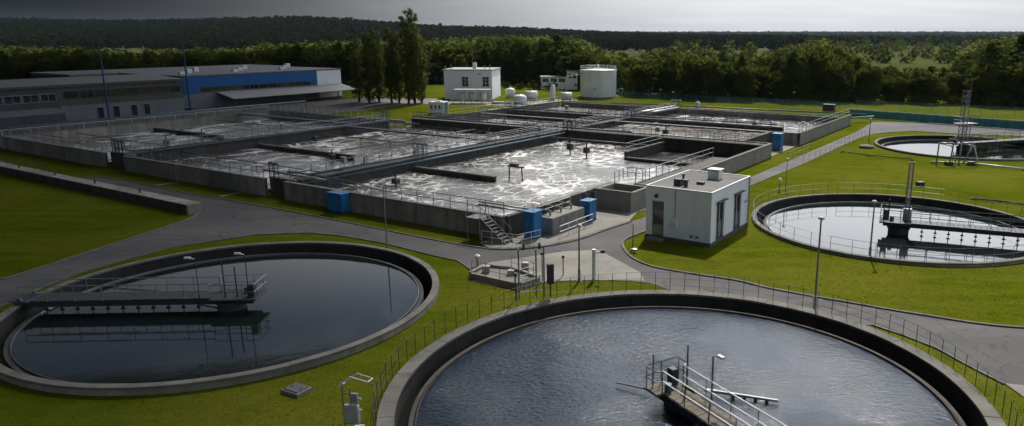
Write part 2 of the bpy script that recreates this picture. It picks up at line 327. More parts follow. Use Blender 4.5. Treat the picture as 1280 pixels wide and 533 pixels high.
def foam_mat(name, scale, cover, tint, water, soft=0.05, stretch=(1, 1, 1), white=0.55):
    """aerated sludge: thin nets of pale foam round upwelling cells of two sizes, broken up by broad drifts and calm streaks"""
    m, nt, b = nodes_of(name)
    N, L = nt.nodes.new, nt.links.new
    tc = N('ShaderNodeTexCoord')
    mp = N('ShaderNodeMapping'); mp.inputs['Scale'].default_value = stretch; L(tc.outputs['Object'], mp.inputs['Vector'])
    def noise(s, d, rough=0.6):
        n = N('ShaderNodeTexNoise'); n.inputs['Scale'].default_value = s; n.inputs['Detail'].default_value = d; n.inputs['Roughness'].default_value = rough
        L(mp.outputs[0], n.inputs['Vector']); return n
    def mr(v, a0, a1, b0, b1, smooth=False):
        r = N('ShaderNodeMapRange'); r.interpolation_type = 'SMOOTHSTEP' if smooth else 'LINEAR'
        for k, x in zip(('From Min', 'From Max', 'To Min', 'To Max'), (a0, a1, b0, b1)): r.inputs[k].default_value = x
        L(v, r.inputs['Value']); return r.outputs[0]
    def op(o, x, y):
        q = N('ShaderNodeMath'); q.operation = o
        for i, v in enumerate((x, y)):
            if isinstance(v, (int, float)): q.inputs[i].default_value = v
            else: L(v, q.inputs[i])
        return q.outputs[0]
    wob = noise(scale * 2.0, 4)
    va = N('ShaderNodeVectorMath'); va.operation = 'MULTIPLY_ADD'; va.inputs[1].default_value = (0.9 / scale * 0.5,) * 3
    flow = noise(0.09, 2); vf = N('ShaderNodeVectorMath'); vf.operation = 'MULTIPLY_ADD'; vf.inputs[1].default_value = (9, 9, 0)
    L(flow.outputs['Color'], vf.inputs[0]); L(mp.outputs[0], vf.inputs[2])
    L(wob.outputs['Color'], va.inputs[0]); L(vf.outputs[0], va.inputs[2])
    big, fine, mid = noise(scale * 0.20, 5), noise(scale * 7, 5, 0.7), noise(scale * 0.75, 4)
    drift = mr(big.outputs['Fac'], 0.36, 0.66, cover - 0.10, cover + 0.11)
    def net(sc, k):
        vo = N('ShaderNodeTexVoronoi'); vo.feature = 'DISTANCE_TO_EDGE'; vo.inputs['Scale'].default_value = sc
        L(va.outputs[0], vo.inputs['Vector'])
        w = op('ADD', op('MULTIPLY', op('SUBTRACT', fine.outputs['Fac'], 0.5), -0.30), op('MULTIPLY', drift, k))
        return mr(op('SUBTRACT', w, vo.outputs['Distance']), -soft * 1.6, soft, 0.0, 1.0, True)
    n1, n2 = net(scale, 1.0), op('MULTIPLY', net(scale * 2.3, 0.8), mr(mid.outputs['Fac'], 0.42, 0.62, 0.0, 0.75))
    n1 = op('MULTIPLY', n1, mr(noise(scale * 1.1, 5, 0.7).outputs['Fac'], 0.36, 0.54, 0.25, 1.0, True))
    fo = op('MAXIMUM', n1, n2)
    haze_ = op('MULTIPLY', mr(mid.outputs['Fac'], 0.40, 0.70, 0.0, 0.30), mr(big.outputs['Fac'], 0.40, 0.62, 0.2, 1.0))
    fo = op('MAXIMUM', fo, haze_)
    t2 = N('ShaderNodeMixRGB'); t2.inputs['Color1'].default_value = (white, white * 0.985, white * 0.95, 1); t2.inputs['Color2'].default_value = (*tint, 1)
    L(mr(noise(scale * 0.45, 4).outputs['Fac'], 0.50, 0.66, 0.0, 1.0), t2.inputs['Fac'])
    cx = N('ShaderNodeMixRGB'); cx.inputs['Color1'].default_value = (*water, 1); L(fo, cx.inputs['Fac']); L(t2.outputs[0], cx.inputs['Color2'])
    L(cx.outputs[0], b.inputs['Base Color']); L(mr(fo, 0, 1, 0.16, 0.65), b.inputs['Roughness'])
    bp = N('ShaderNodeBump'); bp.inputs['Distance'].default_value = 0.05
    L(op('ADD', op('MULTIPLY', fo, 0.35), noise(scale * 4, 5, 0.65).outputs['Fac']), bp.inputs['Height']); L(bp.outputs[0], b.inputs['Normal'])
    b.inputs['IOR'].default_value = 1.333
    MATS[name] = m
foam_mat('foam_net', 0.55, 0.038, (0.40, 0.36, 0.29), (0.085, 0.080, 0.070), 0.055, (1, 0.8, 1), 0.70)
foam_mat('foam_thin', 0.38, 0.035, (0.40, 0.36, 0.30), (0.068, 0.064, 0.057), 0.055, (1, 0.6, 1), 0.74)
foam_mat('foam_brown', 0.5, 0.06, (0.26, 0.155, 0.08), (0.085, 0.060, 0.040), 0.08, (0.6, 1, 1), 0.38)
foam_mat('foam_dark', 0.4, -0.10, (0.2, 0.16, 0.12), (0.014, 0.013, 0.011), 0.05)
M = MATS

# ---------------------------------------------------------------- mesh helpers
class MB:
    def __init__(s): s.v, s.f = [], []
    def add(s, vs, fs):
        o = len(s.v); s.v += [tuple(p) for p in vs]; s.f += [tuple(i + o for i in q) for q in fs]; return s
    def box(s, x0, x1, y0, y1, z0, z1):
        return s.add([(x0,y0,z0),(x1,y0,z0),(x1,y1,z0),(x0,y1,z0),(x0,y0,z1),(x1,y0,z1),(x1,y1,z1),(x0,y1,z1)],
                     [(0,3,2,1),(4,5,6,7),(0,1,5,4),(1,2,6,5),(2,3,7,6),(3,0,4,7)])
    def bbox(s, x0, x1, y0, y1, z0, z1, b=0.02):
        """box with chamfered top edges"""
        return s.add([(x0,y0,z0),(x1,y0,z0),(x1,y1,z0),(x0,y1,z0),(x0,y0,z1-b),(x1,y0,z1-b),(x1,y1,z1-b),(x0,y1,z1-b),
                      (x0+b,y0+b,z1),(x1-b,y0+b,z1),(x1-b,y1-b,z1),(x0+b,y1-b,z1)],
                     [(0,3,2,1),(0,1,5,4),(1,2,6,5),(2,3,7,6),(3,0,4,7),(4,5,9,8),(5,6,10,9),(6,7,11,10),(7,4,8,11),(8,9,10,11)])
    def cyl(s, p0, p1, r0, r1=None, n=6, caps=True):
        r1 = r0 if r1 is None else r1
        p0, p1 = Vector(p0), Vector(p1); d = (p1 - p0).normalized()
        a = d.orthogonal().normalized(); b = d.cross(a)
        vs = [p0 + (a * math.cos(t) + b * math.sin(t)) * r0 for t in [2*math.pi*i/n for i in range(n)]]
        vs += [p1 + (a * math.cos(t) + b * math.sin(t)) * r1 for t in [2*math.pi*i/n for i in range(n)]]
        fs = [(i, (i+1) % n, n + (i+1) % n, n + i) for i in range(n)]
        if caps: fs += [tuple(range(n-1, -1, -1)), tuple(range(n, 2*n))]
        return s.add(vs, fs)
    def bar(s, p0, p1, w, h):
        """rectangular bar between two points, w across (horizontal), h upright"""
        p0, p1 = Vector(p0), Vector(p1); d = (p1 - p0).normalized()
        side = d.cross(Vector((0, 0, 1)))
        side = side.normalized() if side.length > 1e-4 else Vector((1, 0, 0))
        up = side.cross(d)
        c = [(-w/2, -h/2), (w/2, -h/2), (w/2, h/2), (-w/2, h/2)]
        vs = [p + side * a + up * b for p in (p0, p1) for a, b in c]
        return s.add(vs, [(0,1,2,3)[::-1], (4,5,6,7), (0,1,5,4), (1,2,6,5), (2,3,7,6), (3,0,4,7)])
    def tube(s, pts, r, n=5):
        for a, b in zip(pts[:-1], pts[1:]): s.cyl(a, b, r, r, n)
        return s
    def lathe(s, prof, n=96, a0=0.0, a1=2*math.pi, cx=0, cy=0, close=False):
        full = abs(a1 - a0 - 2*math.pi) < 1e-6
        k = n if full else n + 1
        vs = [(cx + r*math.cos(a0+(a1-a0)*i/n), cy + r*math.sin(a0+(a1-a0)*i/n), z) for i in range(k) for r, z in prof]
        m = len(prof); fs = []
        for i in range(n):
            j = (i + 1) % k
            for q in range(m if close else m - 1):
                q2 = (q + 1) % m
                fs.append((i*m+q, j*m+q, j*m+q2, i*m+q2))
        if close and not full:
            fs.append(tuple(range(m))[::-1]); fs.append(tuple((k-1)*m + q for q in range(m)))
        return s.add(vs, fs)
    def prism(s, poly, z0, z1):
        n = len(poly)
        return s.add([(x, y, z0) for x, y in poly] + [(x, y, z1) for x, y in poly],
                     [tuple(range(n-1, -1, -1)), tuple(range(n, 2*n))] + [(i, (i+1) % n, n+(i+1) % n, n+i) for i in range(n)])
    def mesh(s, name, mat=None, smooth=False):
        me = bpy.data.meshes.new(name); me.from_pydata(s.v, [], s.f)
        if mat: me.materials.append(M[mat] if isinstance(mat, str) else mat)
        if smooth: me.polygons.foreach_set('use_smooth', [True] * len(me.polygons))
        me.update(); return me
    def build(s, name, mat, parent=None, smooth=False): return link(name, s.mesh(name, mat, smooth), parent)
def link(name, me, parent=None, loc=None, rz=None):
    o = bpy.data.objects.new(name, me); COL.objects.link(o)
    if parent: o.parent = parent
    if loc is not None: o.location = loc
    if rz is not None: o.rotation_euler = (0, 0, rz)
    return o
def tag(o, label=None, cat=None, group=None, kind=None):
    if label: o['label'] = label
    if cat: o['category'] = cat
    if group: o['group'] = group
    if kind: o['kind'] = kind
    return o
def thing(name, label, cat, loc=(0, 0, 0), rz=0.0, group=None):
    o = bpy.data.objects.new(name, None); COL.objects.link(o); o.empty_display_size = 0.3
    o.location = loc; o.rotation_euler = (0, 0, rz)
    return tag(o, label, cat, group)
def structure(name, mb, mat, smooth=False, label=None):
    return tag(mb.build(name, mat, None, smooth), label, None, None, 'structure')
def numpy_mesh(name, V, F, mat, smooth=False):
    """V n x 3, F m x k (all faces the same size)"""
    V = np.asarray(V, np.float32); F = np.asarray(F, np.int32); k = F.shape[1]
    me = bpy.data.meshes.new(name)
    me.vertices.add(len(V)); me.vertices.foreach_set('co', V.ravel())
    me.loops.add(F.size); me.loops.foreach_set('vertex_index', F.ravel())
    me.polygons.add(len(F)); me.polygons.foreach_set('loop_start', np.arange(0, F.size, k, dtype=np.int32))
    if smooth: me.polygons.foreach_set('use_smooth', np.ones(len(F), dtype=bool))
    me.materials.append(M[mat]); me.update(calc_edges=True); me.validate()
    return me
def spline(pts, sub=6):
    """Catmull-Rom through 2-D points"""
    P = [np.array(p, float) for p in pts]; P = [2*P[0]-P[1]] + P + [2*P[-1]-P[-2]]; out = []
    for i in range(1, len(P) - 2):
        for t in np.linspace(0, 1, sub, endpoint=False):
            a, b, c, d = P[i-1], P[i], P[i+1], P[i+2]
            out.append(tuple(0.5*((2*b)+(-a+c)*t+(2*a-5*b+4*c-d)*t*t+(-a+3*b-3*c+d)*t**3)))
    out.append(tuple(P[-2])); return out
def in_poly(x, y, poly):
    x, y = np.asarray(x), np.asarray(y); r = np.zeros(x.shape, bool); n = len(poly)
    for i in range(n):
        (x0, y0), (x1, y1) = poly[i], poly[(i+1) % n]
        if y0 == y1: continue
        r ^= ((y0 > y) != (y1 > y)) & (x < (x1-x0)*(y-y0)/(y1-y0)+x0)
    return r
def sheet(name, outer, z, mat, holes=(), extra=(), label=None):
    """flat triangulated sheet bounded by a polygon, with polygonal holes"""
    pts = [Vector(p) for p in outer]; edges = [(i, (i+1) % len(outer)) for i in range(len(outer))]
    for h in holes:
        o = len(pts); pts += [Vector(p) for p in h]; edges += [(o+i, o+(i+1) % len(h)) for i in range(len(h))]
    pts += [Vector(p) for p in extra]
    v, e, f, *_ = delaunay_2d_cdt(pts, edges, [], 0, 1e-5)
    c = np.array([[sum(v[i][k] for i in t)/3 for k in (0, 1)] for t in f])
    keep = in_poly(c[:, 0], c[:, 1], outer)
    for h in holes: keep &= ~in_poly(c[:, 0], c[:, 1], h)
    mb = MB(); mb.add([(p[0], p[1], z) for p in v], [tuple(t) for t, k in zip(f, keep) if k])
    me = mb.mesh(name, mat)
    bm = bmesh.new(); bm.from_mesh(me)
    for q in bm.faces:
        if q.normal.z < 0: q.normal_flip()
    bm.to_mesh(me); bm.free()
    o = link(name, me); return tag(o, label, None, None, 'structure')
def circle(c, r, n=96): return [(c[0]+r*math.cos(2*math.pi*i/n), c[1]+r*math.sin(2*math.pi*i/n)) for i in range(n)]
# ================================================================ THE SETTING
TANKS = {'A': ((-22.4, 44.8), 12.75, 0.45, 11.5, -0.22), 'B': ((4.4, 32.4), 13.88, 0.30, 12.38, -0.35),
         'C': ((27.2, 64.4), 12.40, 0.30, 11.1, -0.38), 'D': ((56.0, 111.0), 12.40, 0.30, 11.3, -0.38)}
tank_holes = [circle(c, r - 0.15) for c, r, *_ in TANKS.values()]

# ground: one sheet out to the horizon, open where the tanks are sunk into it
sheet('ground', [(-7000, -60), (7000, -60), (7000, 9000), (-7000, 9000)], 0.0, 'lawn', tank_holes,
      [(x, y) for x in range(-150, 151, 30) for y in range(-30, 331, 30)
       if all(math.hypot(x-c[0], y-c[1]) > r + 0.5 for c, r, *_ in TANKS.values())])

def GP(pts): return [G(*p) for p in pts]
cB = TANKS['B'][0]
def b_arc(p, q, r, n=16):
    a0, a1 = math.atan2(p[1]-cB[1], p[0]-cB[0]), math.atan2(q[1]-cB[1], q[0]-cB[0])
    return [(cB[0]+r*math.cos(a0+(a1-a0)*i/n), cB[1]+r*math.sin(a0+(a1-a0)*i/n)) for i in range(n+1)]
edge_top = spline([W(-125, -6.0), W(-90, -4.8)] + GP([(71, 220.6), (128, 222), (179, 231), (236, 242.6), (320, 257), (387.6, 269.7), (455, 283), (522.7, 296.7), (577, 307), (612, 312.2)]), 3)
edge_apron = spline(GP([(612, 312.2), (640, 312.5), (684, 308.5), (724.5, 300), (758, 288), (788.6, 278)]) + [W(8.6, 16), W(9.3, 26), W(9.6, 38.3), W(9.8, 55.8), W(10.0, 72), W(10.2, 86)], 5)
far_top = GP([(1092, 152.5), (1123, 153.0), (1174, 154), (1280, 160)]); far_top += [(far_top[-1][0]+60, far_top[-1][1]-18)]
far_bot = GP([(1280, 171), (1200, 168), (1142, 164.5), (1110, 166), (1093, 168)]); far_bot = [(far_bot[0][0]+60, far_bot[0][1]-18)] + far_bot
edge_lane = spline([W(12.6, 82), W(12.3, 71.7), W(12.1, 50), W(11.6, 38), W(11.2, 26), W(11.0, 16.5)], 3)
edge_lawn = spline([W(11.0, 16.5), W(10.9, 11)] + GP([(799, 293), (782, 300), (778.5, 308.5), (788.6, 322), (809, 332), (829, 337), (870, 344), (920, 351.5), (960, 361), (1016, 371.5), (1068, 380.5), (1104, 387), (1160, 396), (1225, 406), (1280, 411), (1340, 413)]), 4)
le = edge_lawn[-1]; edge_lawn += [(le[0]+16, le[1]-2.5), (le[0]+60, le[1]-12)]
edge_se = [(le[0]+60, le[1]-21), (le[0]+16, le[1]-12)] + GP([(1340, 500), (1280, 484), (1255, 481), (1212, 459), (1170, 436), (1129, 420), (1090, 407)])
arc_b = b_arc(G(1078, 405), G(846, 361), 14.12)
edge_mid = GP([(813, 354.7), (789, 352), (751, 351), (704, 352), (675.7, 354.7), (649, 364.5), (591, 352.5), (585, 349), (590, 339), (573, 327), (536, 318.7), (482, 305), (431, 296), (387.6, 291.6), (320, 294), (260, 303), (212.5, 310.6), (156, 325.6), (100, 342), (60, 357), (0, 384)])
edge_mid += [(edge_mid[-1][0]-14, edge_mid[-1][1]-12), (edge_mid[-1][0]-50, edge_mid[-1][1]-40)]
w0 = G(0, 350)
edge_west = [(w0[0]-56, w0[1]-38), (w0[0]-20, w0[1]-12)] + spline(GP([(0, 350), (20, 345.6), (135, 308.5), (202.7, 286.5), (236.5, 274.7), (249, 264.6), (240, 258)]), 4)
edge_chan = [W(-30, -7.75), W(-60, -7.75), W(-90, -7.75), W(-125, -8.4)]
road_poly = edge_top + edge_apron[1:] + far_top + far_bot + edge_lane + edge_lawn[1:] + edge_se + arc_b + edge_mid + edge_west + edge_chan
sheet('road', road_poly, 0.03, 'asphalt')
def kerb(pts, w=0.16, h=0.10, name='kerb', mat='kerb'):
    mb = MB(); n = len(pts)
    L_, R_ = [], []
    for i, p in enumerate(pts):
        a, b = pts[max(i-1, 0)], pts[min(i+1, n-1)]
        d = np.array(b) - np.array(a); d = d / (np.hypot(*d) + 1e-9); nn = np.array([-d[1], d[0]]) * w / 2
        L_.append((p[0]+nn[0], p[1]+nn[1])); R_.append((p[0]-nn[0], p[1]-nn[1]))
    vs = [(x, y, z) for (x, y) in L_ for z in (-0.05,)] + [(x, y, h) for x, y in L_] + [(x, y, h) for x, y in R_] + [(x, y, -0.05) for x, y in R_]
    fs = []
    for i in range(n - 1):
        for k in range(3): fs.append((k*n+i, (k+1)*n+i, (k+1)*n+i+1, k*n+i+1))
    fs += [(0, 3*n, 2*n, n), (n-1, 2*n-1, 3*n-1, 4*n-1)]
    mb.add(vs, fs); return structure(name, mb, mat)
kerb(edge_top); kerb(edge_apron[:26], 0.2, 0.13); kerb(edge_lane, 0.12, 0.07)
kerb(edge_lawn, 0.18, 0.12); kerb(edge_west, 0.22, 0.12, 'kerb', 'kerb'); kerb(edge_mid[8:], 0.12, 0.08); kerb(edge_se[4:], 0.12, 0.08)
kerb(far_bot[1:], 0.15, 0.08); kerb(far_top[:-1], 0.15, 0.08)

# pale concrete paving: the apron with the cabinets, the crossing in front of it, a patch in the bottom right corner
apron = GP([(612, 311), (640, 311), (684, 307), (724, 298.6), (757, 286.6), (787, 277), (797, 266)]) + [W(8.4, 24), W(6.75, 24.2), W(6.75, 17.6), W(2.25, 17.6), W(2.25, -0.35), W(1.2, -0.35), W(1.2, -2.4)]
sheet('pavement', apron, 0.07, 'paving')
crossing = GP([(592, 338), (612, 329), (660, 322), (705, 315), (748, 313), (772, 326), (800, 341), (806, 352), (786, 351.3), (720, 351), (677, 353.6), (649, 363.5), (592, 351.6)])
sheet('pavement', crossing, 0.045, 'paving')
sheet('pavement', GP([(1256, 480.5), (1280, 483), (1335, 497), (1335, 525), (1290, 505)]), 0.05, 'paving')
# foot paths on the grass strip and the lawn
for a, b, w in (((195, 232), (224, 228), 0.7), ((275, 246), (300, 241), 0.7), ((520, 291), (560, 288), 0.0)):
    if w:
        p, q = np.array(G(*a)), np.array(G(*b)); d = (q-p)/np.hypot(*(q-p)); nn = np.array([-d[1], d[0]])*w/2
        sheet('path', [tuple(p-nn), tuple(q-nn), tuple(q+nn), tuple(p+nn)], 0.028, 'paving')
# yard of the halls and the paved places behind the basins
sheet('yard', [W(-122, -11), W(-94, -11), W(-94, 46.5), W(-64, 46.5), W(-64, 54), W(-92, 56), W(-92, 94), W(-119, 96), W(-125.5, 60), W(-122, 46)], 0.035, 'yard')
sheet('path', GP([(470, 124), (545, 123.5), (552, 127), (640, 128.5), (720, 123), (724, 126), (645, 132.5), (548, 131), (470, 127.5)]), 0.04, 'paving')
# fields and meadows glimpsed beyond the tree belt
def field(pts, mat, z): sheet('field', GP(pts), z, mat)
sheet('meadow', [(-6900, 330), (6900, 330), (6900, 8900), (-6900, 8900)], 0.2, 'field_green')
field([(1040, 84), (1210, 85), (1220, 66), (1030, 66)], 'field_green', 0.3)
field([(930, 60), (1010, 60), (1015, 53), (925, 53)], 'field_green', 0.35)
field([(780, 68), (925, 68), (925, 58.5), (780, 58.5)], 'field_brown', 0.35)
field([(-200, 58), (420, 58), (420, 50.5), (-200, 50.5)], 'field_green', 0.35)
field([(1020, 62), (1290, 62), (1290, 50), (1020, 50)], 'field_green', 0.32)
far_wood_floor = GP([(-120, 108), (430, 104), (540, 104), (660, 103), (770, 117), (900, 121), (1090, 122), (1300, 128)])
far_wood_floor += [(620, 420), (330, 400), (0, 470), (-300, 500), (-560, 470)]
sheet('forest_floor', far_wood_floor, 0.12, 'forest_floor')

# ---------------------------------------------------------------- round settling tanks
def settling_tank(key, label, ncop, coping_w, mat_water, wall_mat='concrete'):
    c, ro, zr, rw, zw = TANKS[key]
    t = thing('settling_tank', label, 'tank', (c[0], c[1], 0), 0, 'round settling tanks')
    ri = ro - coping_w
    MB().lathe([(ro-0.06, -0.3), (ro-0.06, zr-0.13), (ri+0.05, zr-0.13)], 128).build('wall', wall_mat, t)
    MB().lathe([(ri+0.05, zr-0.13), (ri+0.05, -3.0)], 128).build('inner_wall', 'algae_shade_wall', t)
    MB().lathe([(ri+0.05, -1.15), (rw+0.2, -1.15)], 128).build('channel_floor', 'concrete_dark', t)
    MB().lathe([(rw+0.2, -1.15), (rw+0.2, zw), (rw, zw), (rw, -3.0)], 128).build('channel_wall', 'concrete_dark', t)
    MB().lathe([(rw-0.10, zw-0.25), (rw-0.10, zw+0.08), (rw-0.13, zw+0.08), (rw-0.13, zw-0.25)], 128).build('weir_plate', 'rust' if key == 'B' else 'steel', t)
    MB().lathe([(0.01, -3.0), (rw+0.1, -2.6)], 64).build('floor', 'concrete_dark', t)
    step = 2*math.pi/ncop
    meshes = []
    for k in range(4):
        dz = (0, 0.008, -0.006, 0.004)[k]
        z0, z1 = zr-0.13, zr+dz
        mb = MB().lathe([(ri, z0), (ro, z0), (ro, z1-0.015), (ro-0.02, z1), (ri+0.02, z1), (ri, z1-0.015)], 3, 0.0006, step-0.0006, close=True)
        meshes.append(mb.mesh('coping_stone', 'coping'))
    for i in range(ncop):
        link('coping_stone', meshes[(i*7+i//3) % 4], t, (0, 0, 0), i*step)
    w = MB().lathe([(0.02, zw-0.02), (rw-0.02, zw-0.02)], 96, cx=c[0], cy=c[1])
    structure('water', w, mat_water)
    ch = MB().lathe([(rw+0.21, -0.95), (ri+0.04, -0.95)], 96, cx=c[0], cy=c[1])
    structure('water', ch, 'water_channel')
    return t
settling_tank('A', 'round concrete settling tank with dark still water below the shaded lawn', 54, 0.45, 'water_calm')
tB = settling_tank('B', 'largest round tank in the foreground with rippled blue water and wide rim', 60, 0.74, 'water_ripple')
settling_tank('C', 'round tank with pale reflecting water on the lawn beyond the white building', 50, 0.42, 'water_calm')
settling_tank('D', 'farthest round tank beside the cross road and turquoise fence', 50, 0.42, 'water_calm')

# ---------------------------------------------------------------- railings
POSTS = {}
def post_mesh(h, r, mat):
    key = (round(h, 2), r, mat)
    if key not in POSTS:
        mb = MB().cyl((0, 0, 0), (0, 0, h), r, r, 6); mb.box(-r*2, r*2, -r*2, r*2, 0, 0.015)
        POSTS[key] = mb.mesh('post', mat)
    return POSTS[key]
def resample(pts, step):
    out = [Vector(pts[0])]; pos = 0.0
    P = [Vector(p) for p in pts]; seg = [(b-a).length for a, b in zip(P[:-1], P[1:])]; tot = sum(seg); n = max(1, round(tot/step))
    for k in range(1, n+1):
        d = tot*k/n; i = 0
        while i < len(seg)-1 and d > seg[i]: d -= seg[i]; i += 1
        out.append(P[i].lerp(P[i+1], min(1, d/seg[i])))
    return out
def rails(parent, pts, h=1.1, step=1.8, mat='rail_grey', r=0.022, levels=(1.0, 0.52), post_r=0.022, rail_mat=None, post_mat=None, toe=False):
    """posts and rails as parts of parent; pts in the parent's own coordinates"""
    for p in resample(pts, step):
        link('post', post_mesh(h, post_r, post_mat or mat), parent, p, random.uniform(0, 1))
    for k, l in enumerate(levels):
        MB().tube([(p[0], p[1], p[2]+h*l) for p in pts], r, 5).build('top_rail' if k == 0 else 'mid_rail', rail_mat or mat, parent)
    if toe: MB().tube([(p[0], p[1], p[2]+0.08) for p in pts], 0.03, 4).build('toe_board', mat, parent)
def railing(label, pts, group='steel railings', **kw):
    p0 = Vector(pts[0]); t = thing('railing', label, 'railing', p0, 0, group)
    rails(t, [Vector(p)-p0 for p in pts], **kw); return t
def ringpts(c, r, a0, a1, z, n=60): return [(c[0]+r*math.cos(R(a0+(a1-a0)*i/n)), c[1]+r*math.sin(R(a0+(a1-a0)*i/n)), z) for i in range(n+1)]
railing('thin dark wire railing round the rim of the largest foreground tank', ringpts(cB, 13.95, -42, 222, 0.02, 120), h=1.45, step=0.95, mat='steel_dark', r=0.011, levels=(1.0, 0.7, 0.4), post_r=0.018)
railing('light railing round the tank beyond the white building', ringpts(TANKS['C'][0], 12.3, 100, 455, 0.3, 110), h=1.1, step=1.7, mat='rail_grey', r=0.016, levels=(1.0, 0.5), post_r=0.02)

# ---------------------------------------------------------------- scraper bridges
def scraper_bridge(label, key, ang, width, mats, slats=True, rods=0, masts=(), rail_mat='rail_white', skim=(), arm=0, back=-1.7, org=None, zd=None, pier=(0, 0), rh=1.08):
    c, ro, zr, rw, zw = TANKS[key]
    t = thing('scraper_bridge', label, 'bridge', (*(org or c), 0), R(ang), 'scraper bridges')
    ox, oy = (org or c)[0]-c[0], (org or c)[1]-c[1]; ux, uy = math.cos(R(ang)), math.sin(R(ang)); od = ox*ux+oy*uy
    L = -od + math.sqrt(max(1.0, od*od-(ox*ox+oy*oy)+(ro-0.2)**2)); zd = zd or zr + 0.45; hw = width/2
    # centre pier and slewing ring
    MB().lathe([(0.02, -2.9), (0.85, -2.9), (0.85, zr-0.25), (0.95, zr-0.25), (0.95, zr-0.10), (0.02, zr-0.10)], 32, cx=pier[0], cy=pier[1]).build('pier', 'concrete_dark', t)
    MB().lathe([(0.02, zr-0.10), (0.6, zr-0.10), (0.6, zd-0.38), (0.02, zd-0.38)], 20, cx=pier[0], cy=pier[1]).build('turntable', 'steel_dark', t)
    # main beams: I section
    for s in (-1, 1):
        y = s*(hw-0.08)
        mb = MB().box(back+.3, L, y-0.015, y+0.015, zd-0.35, zd-0.06).box(back+.3, L, y-0.09, y+0.09, zd-0.06, zd-0.03).box(back+.3, L, y-0.09, y+0.09, zd-0.38, zd-0.35)
        for k in range(int(L/1.5)): mb.box(0.4+k*1.5, 0.43+k*1.5, y-0.08, y+0.08, zd-0.349, zd-0.061)
        mb.build('beam', mats[0], t)
    cm = MB().box(0, 0.08, -hw+0.08, hw-0.08, zd-0.30, zd-0.12).mesh('cross_member', mats[0])
    for k in range(9): link('cross_member', cm, t, (k*L/9, 0, 0))
    # deck planks
    n = int(L/0.42); pm = []
    for k in range(3): pm.append(MB().bbox(0, 0.40, -hw+0.02, hw-0.02, zd-0.03, zd+0.012+0.004*k, 0.008).mesh('deck_plank', mats[1]))
    for k in range(n):
        if slats and (k*37 % 11) in (4,): continue
        link('deck_plank', pm[k % 3], t, (0.9+k*0.42, 0, 0))
    # centre platform
    MB().bbox(back, 0.95, -hw-0.35, hw+0.35, zd-0.10, zd+0.012, 0.01).build('platform', mats[1], t)
    rails(t, [(0.9, hw, zd), (L-0.2, hw, zd)], rh, 1.6, mats[2], 0.034, (1.0, 0.52), 0.026, rail_mat)
    rails(t, [(0.9, -hw, zd), (L-0.2, -hw, zd)], rh, 1.6, mats[2], 0.034, (1.0, 0.52), 0.024, rail_mat)
    rails(t, [(0.9, hw, zd), (0.85, hw+0.33, zd), (back+.05, hw+0.33, zd), (back+.05, -hw-0.33, zd), (0.85, -hw-0.33, zd), (0.9, -hw, zd)], rh, 1.1, mats[2], 0.026, (1.0, 0.52), 0.024, mats[2])
    # drive cabinet and control box
    MB().bbox(back+.25, back+.65, 0.2, 0.55, zd+0.012, zd+0.8, 0.03).build('control_cabinet', 'steel_dark', t)
    MB().cyl((back+1.0, -0.3, zd), (back+1.0, -0.3, zd+0.4), 0.17, 0.17, 14).build('motor', 'pipe_blue', t)
    # end carriage on the rim with two wheels
    MB().bbox(L-0.75, L+0.05, -hw-0.2, hw+0.2, zr+0.10, max(zr+0.2, zd-0.385), 0.02).build('end_carriage', mats[0], t)
    for s in (-1, 1):
        wh = MB().cyl((L-0.2, s*(hw+0.02)-0.07, zr+0.18), (L-0.2, s*(hw+0.02)+0.07, zr+0.18), 0.18, 0.18, 18).build('wheel', 'steel_dark', t)
        MB().cyl((L-0.2, s*(hw+0.02)-0.09, zr+0.18), (L-0.2, s*(hw+0.02)+0.09, zr+0.18), 0.06, 0.06, 10).build('hub', 'steel', wh)
    for k in range(rods):
        x = 1.9 + k*(L-3.4)/max(1, rods-1)
        rd = MB().cyl((x, 0.35, zd-0.4), (x, 0.35, -2.2), 0.035, 0.035, 6).build('scraper_rod', 'steel_dark', t)
        MB().box(x-0.13, x+0.13, 0.31, 0.39, zw+0.12, zw+0.22).box(x-0.05, x+0.05, 0.28, 0.42, zw+0.22, zw+0.30).build('clamp', 'steel_dark', rd)
    for (x, y, h, r, head) in masts:
        m = MB().cyl((x, y, zd), (x, y, zd+h), r, r*0.8, 8).build('mast', 'steel_dark', t)
        if head:
            MB().cyl((x, y, zd+h-0.05), (x+0.28, y+0.1, zd+h+0.06), 0.03, 0.03, 6).box(x+0.2, x+0.55, y+0.02, y+0.2, zd+h+0.02, zd+h+0.12).build('lamp_head', 'lamp_glass', m)
    for (px0, py0, px1, py1, rb) in skim:
        ca, sa = math.cos(-R(ang)), math.sin(-R(ang)); q = []
        for a in (G(px0, py0, zw+0.2), G(px1, py1, zw+0.2)): q += [(a[0]-(org or c)[0])*ca-(a[1]-(org or c)[1])*sa, (a[0]-(org or c)[0])*sa+(a[1]-(org or c)[1])*ca]
        x0, y0, x1, y1 = q
        MB().cyl((x0, y0, zw+0.22), (x1, y1, zw+0.14), rb, rb*0.8, 8).build('skimmer_boom', 'rail_grey', t)
        for k in range(4 if rb > 0.07 else 0):
            f = 0.4+0.15*k; x, y = x0+(x1-x0)*f, y0+(y1-y0)*f
            MB().box(x-0.07, x+0.07, y-0.05, y+0.05, zw-0.2, zw+0.10).build('float', 'steel_dark', t)
    if arm:
        a = MB().tube([(0, -hw, zd-0.3), (arm*0.5, -hw-1.6, zd-0.6), (arm, -hw-2.6, zw+0.3)], 0.05, 6).build('scum_arm', 'steel', t)
        MB().bar((arm*0.55, -hw-1.75, zd-0.62), (arm, -hw-2.6, zw+0.28), 0.25, 0.04).build('scum_blade', 'steel', a)
    return t
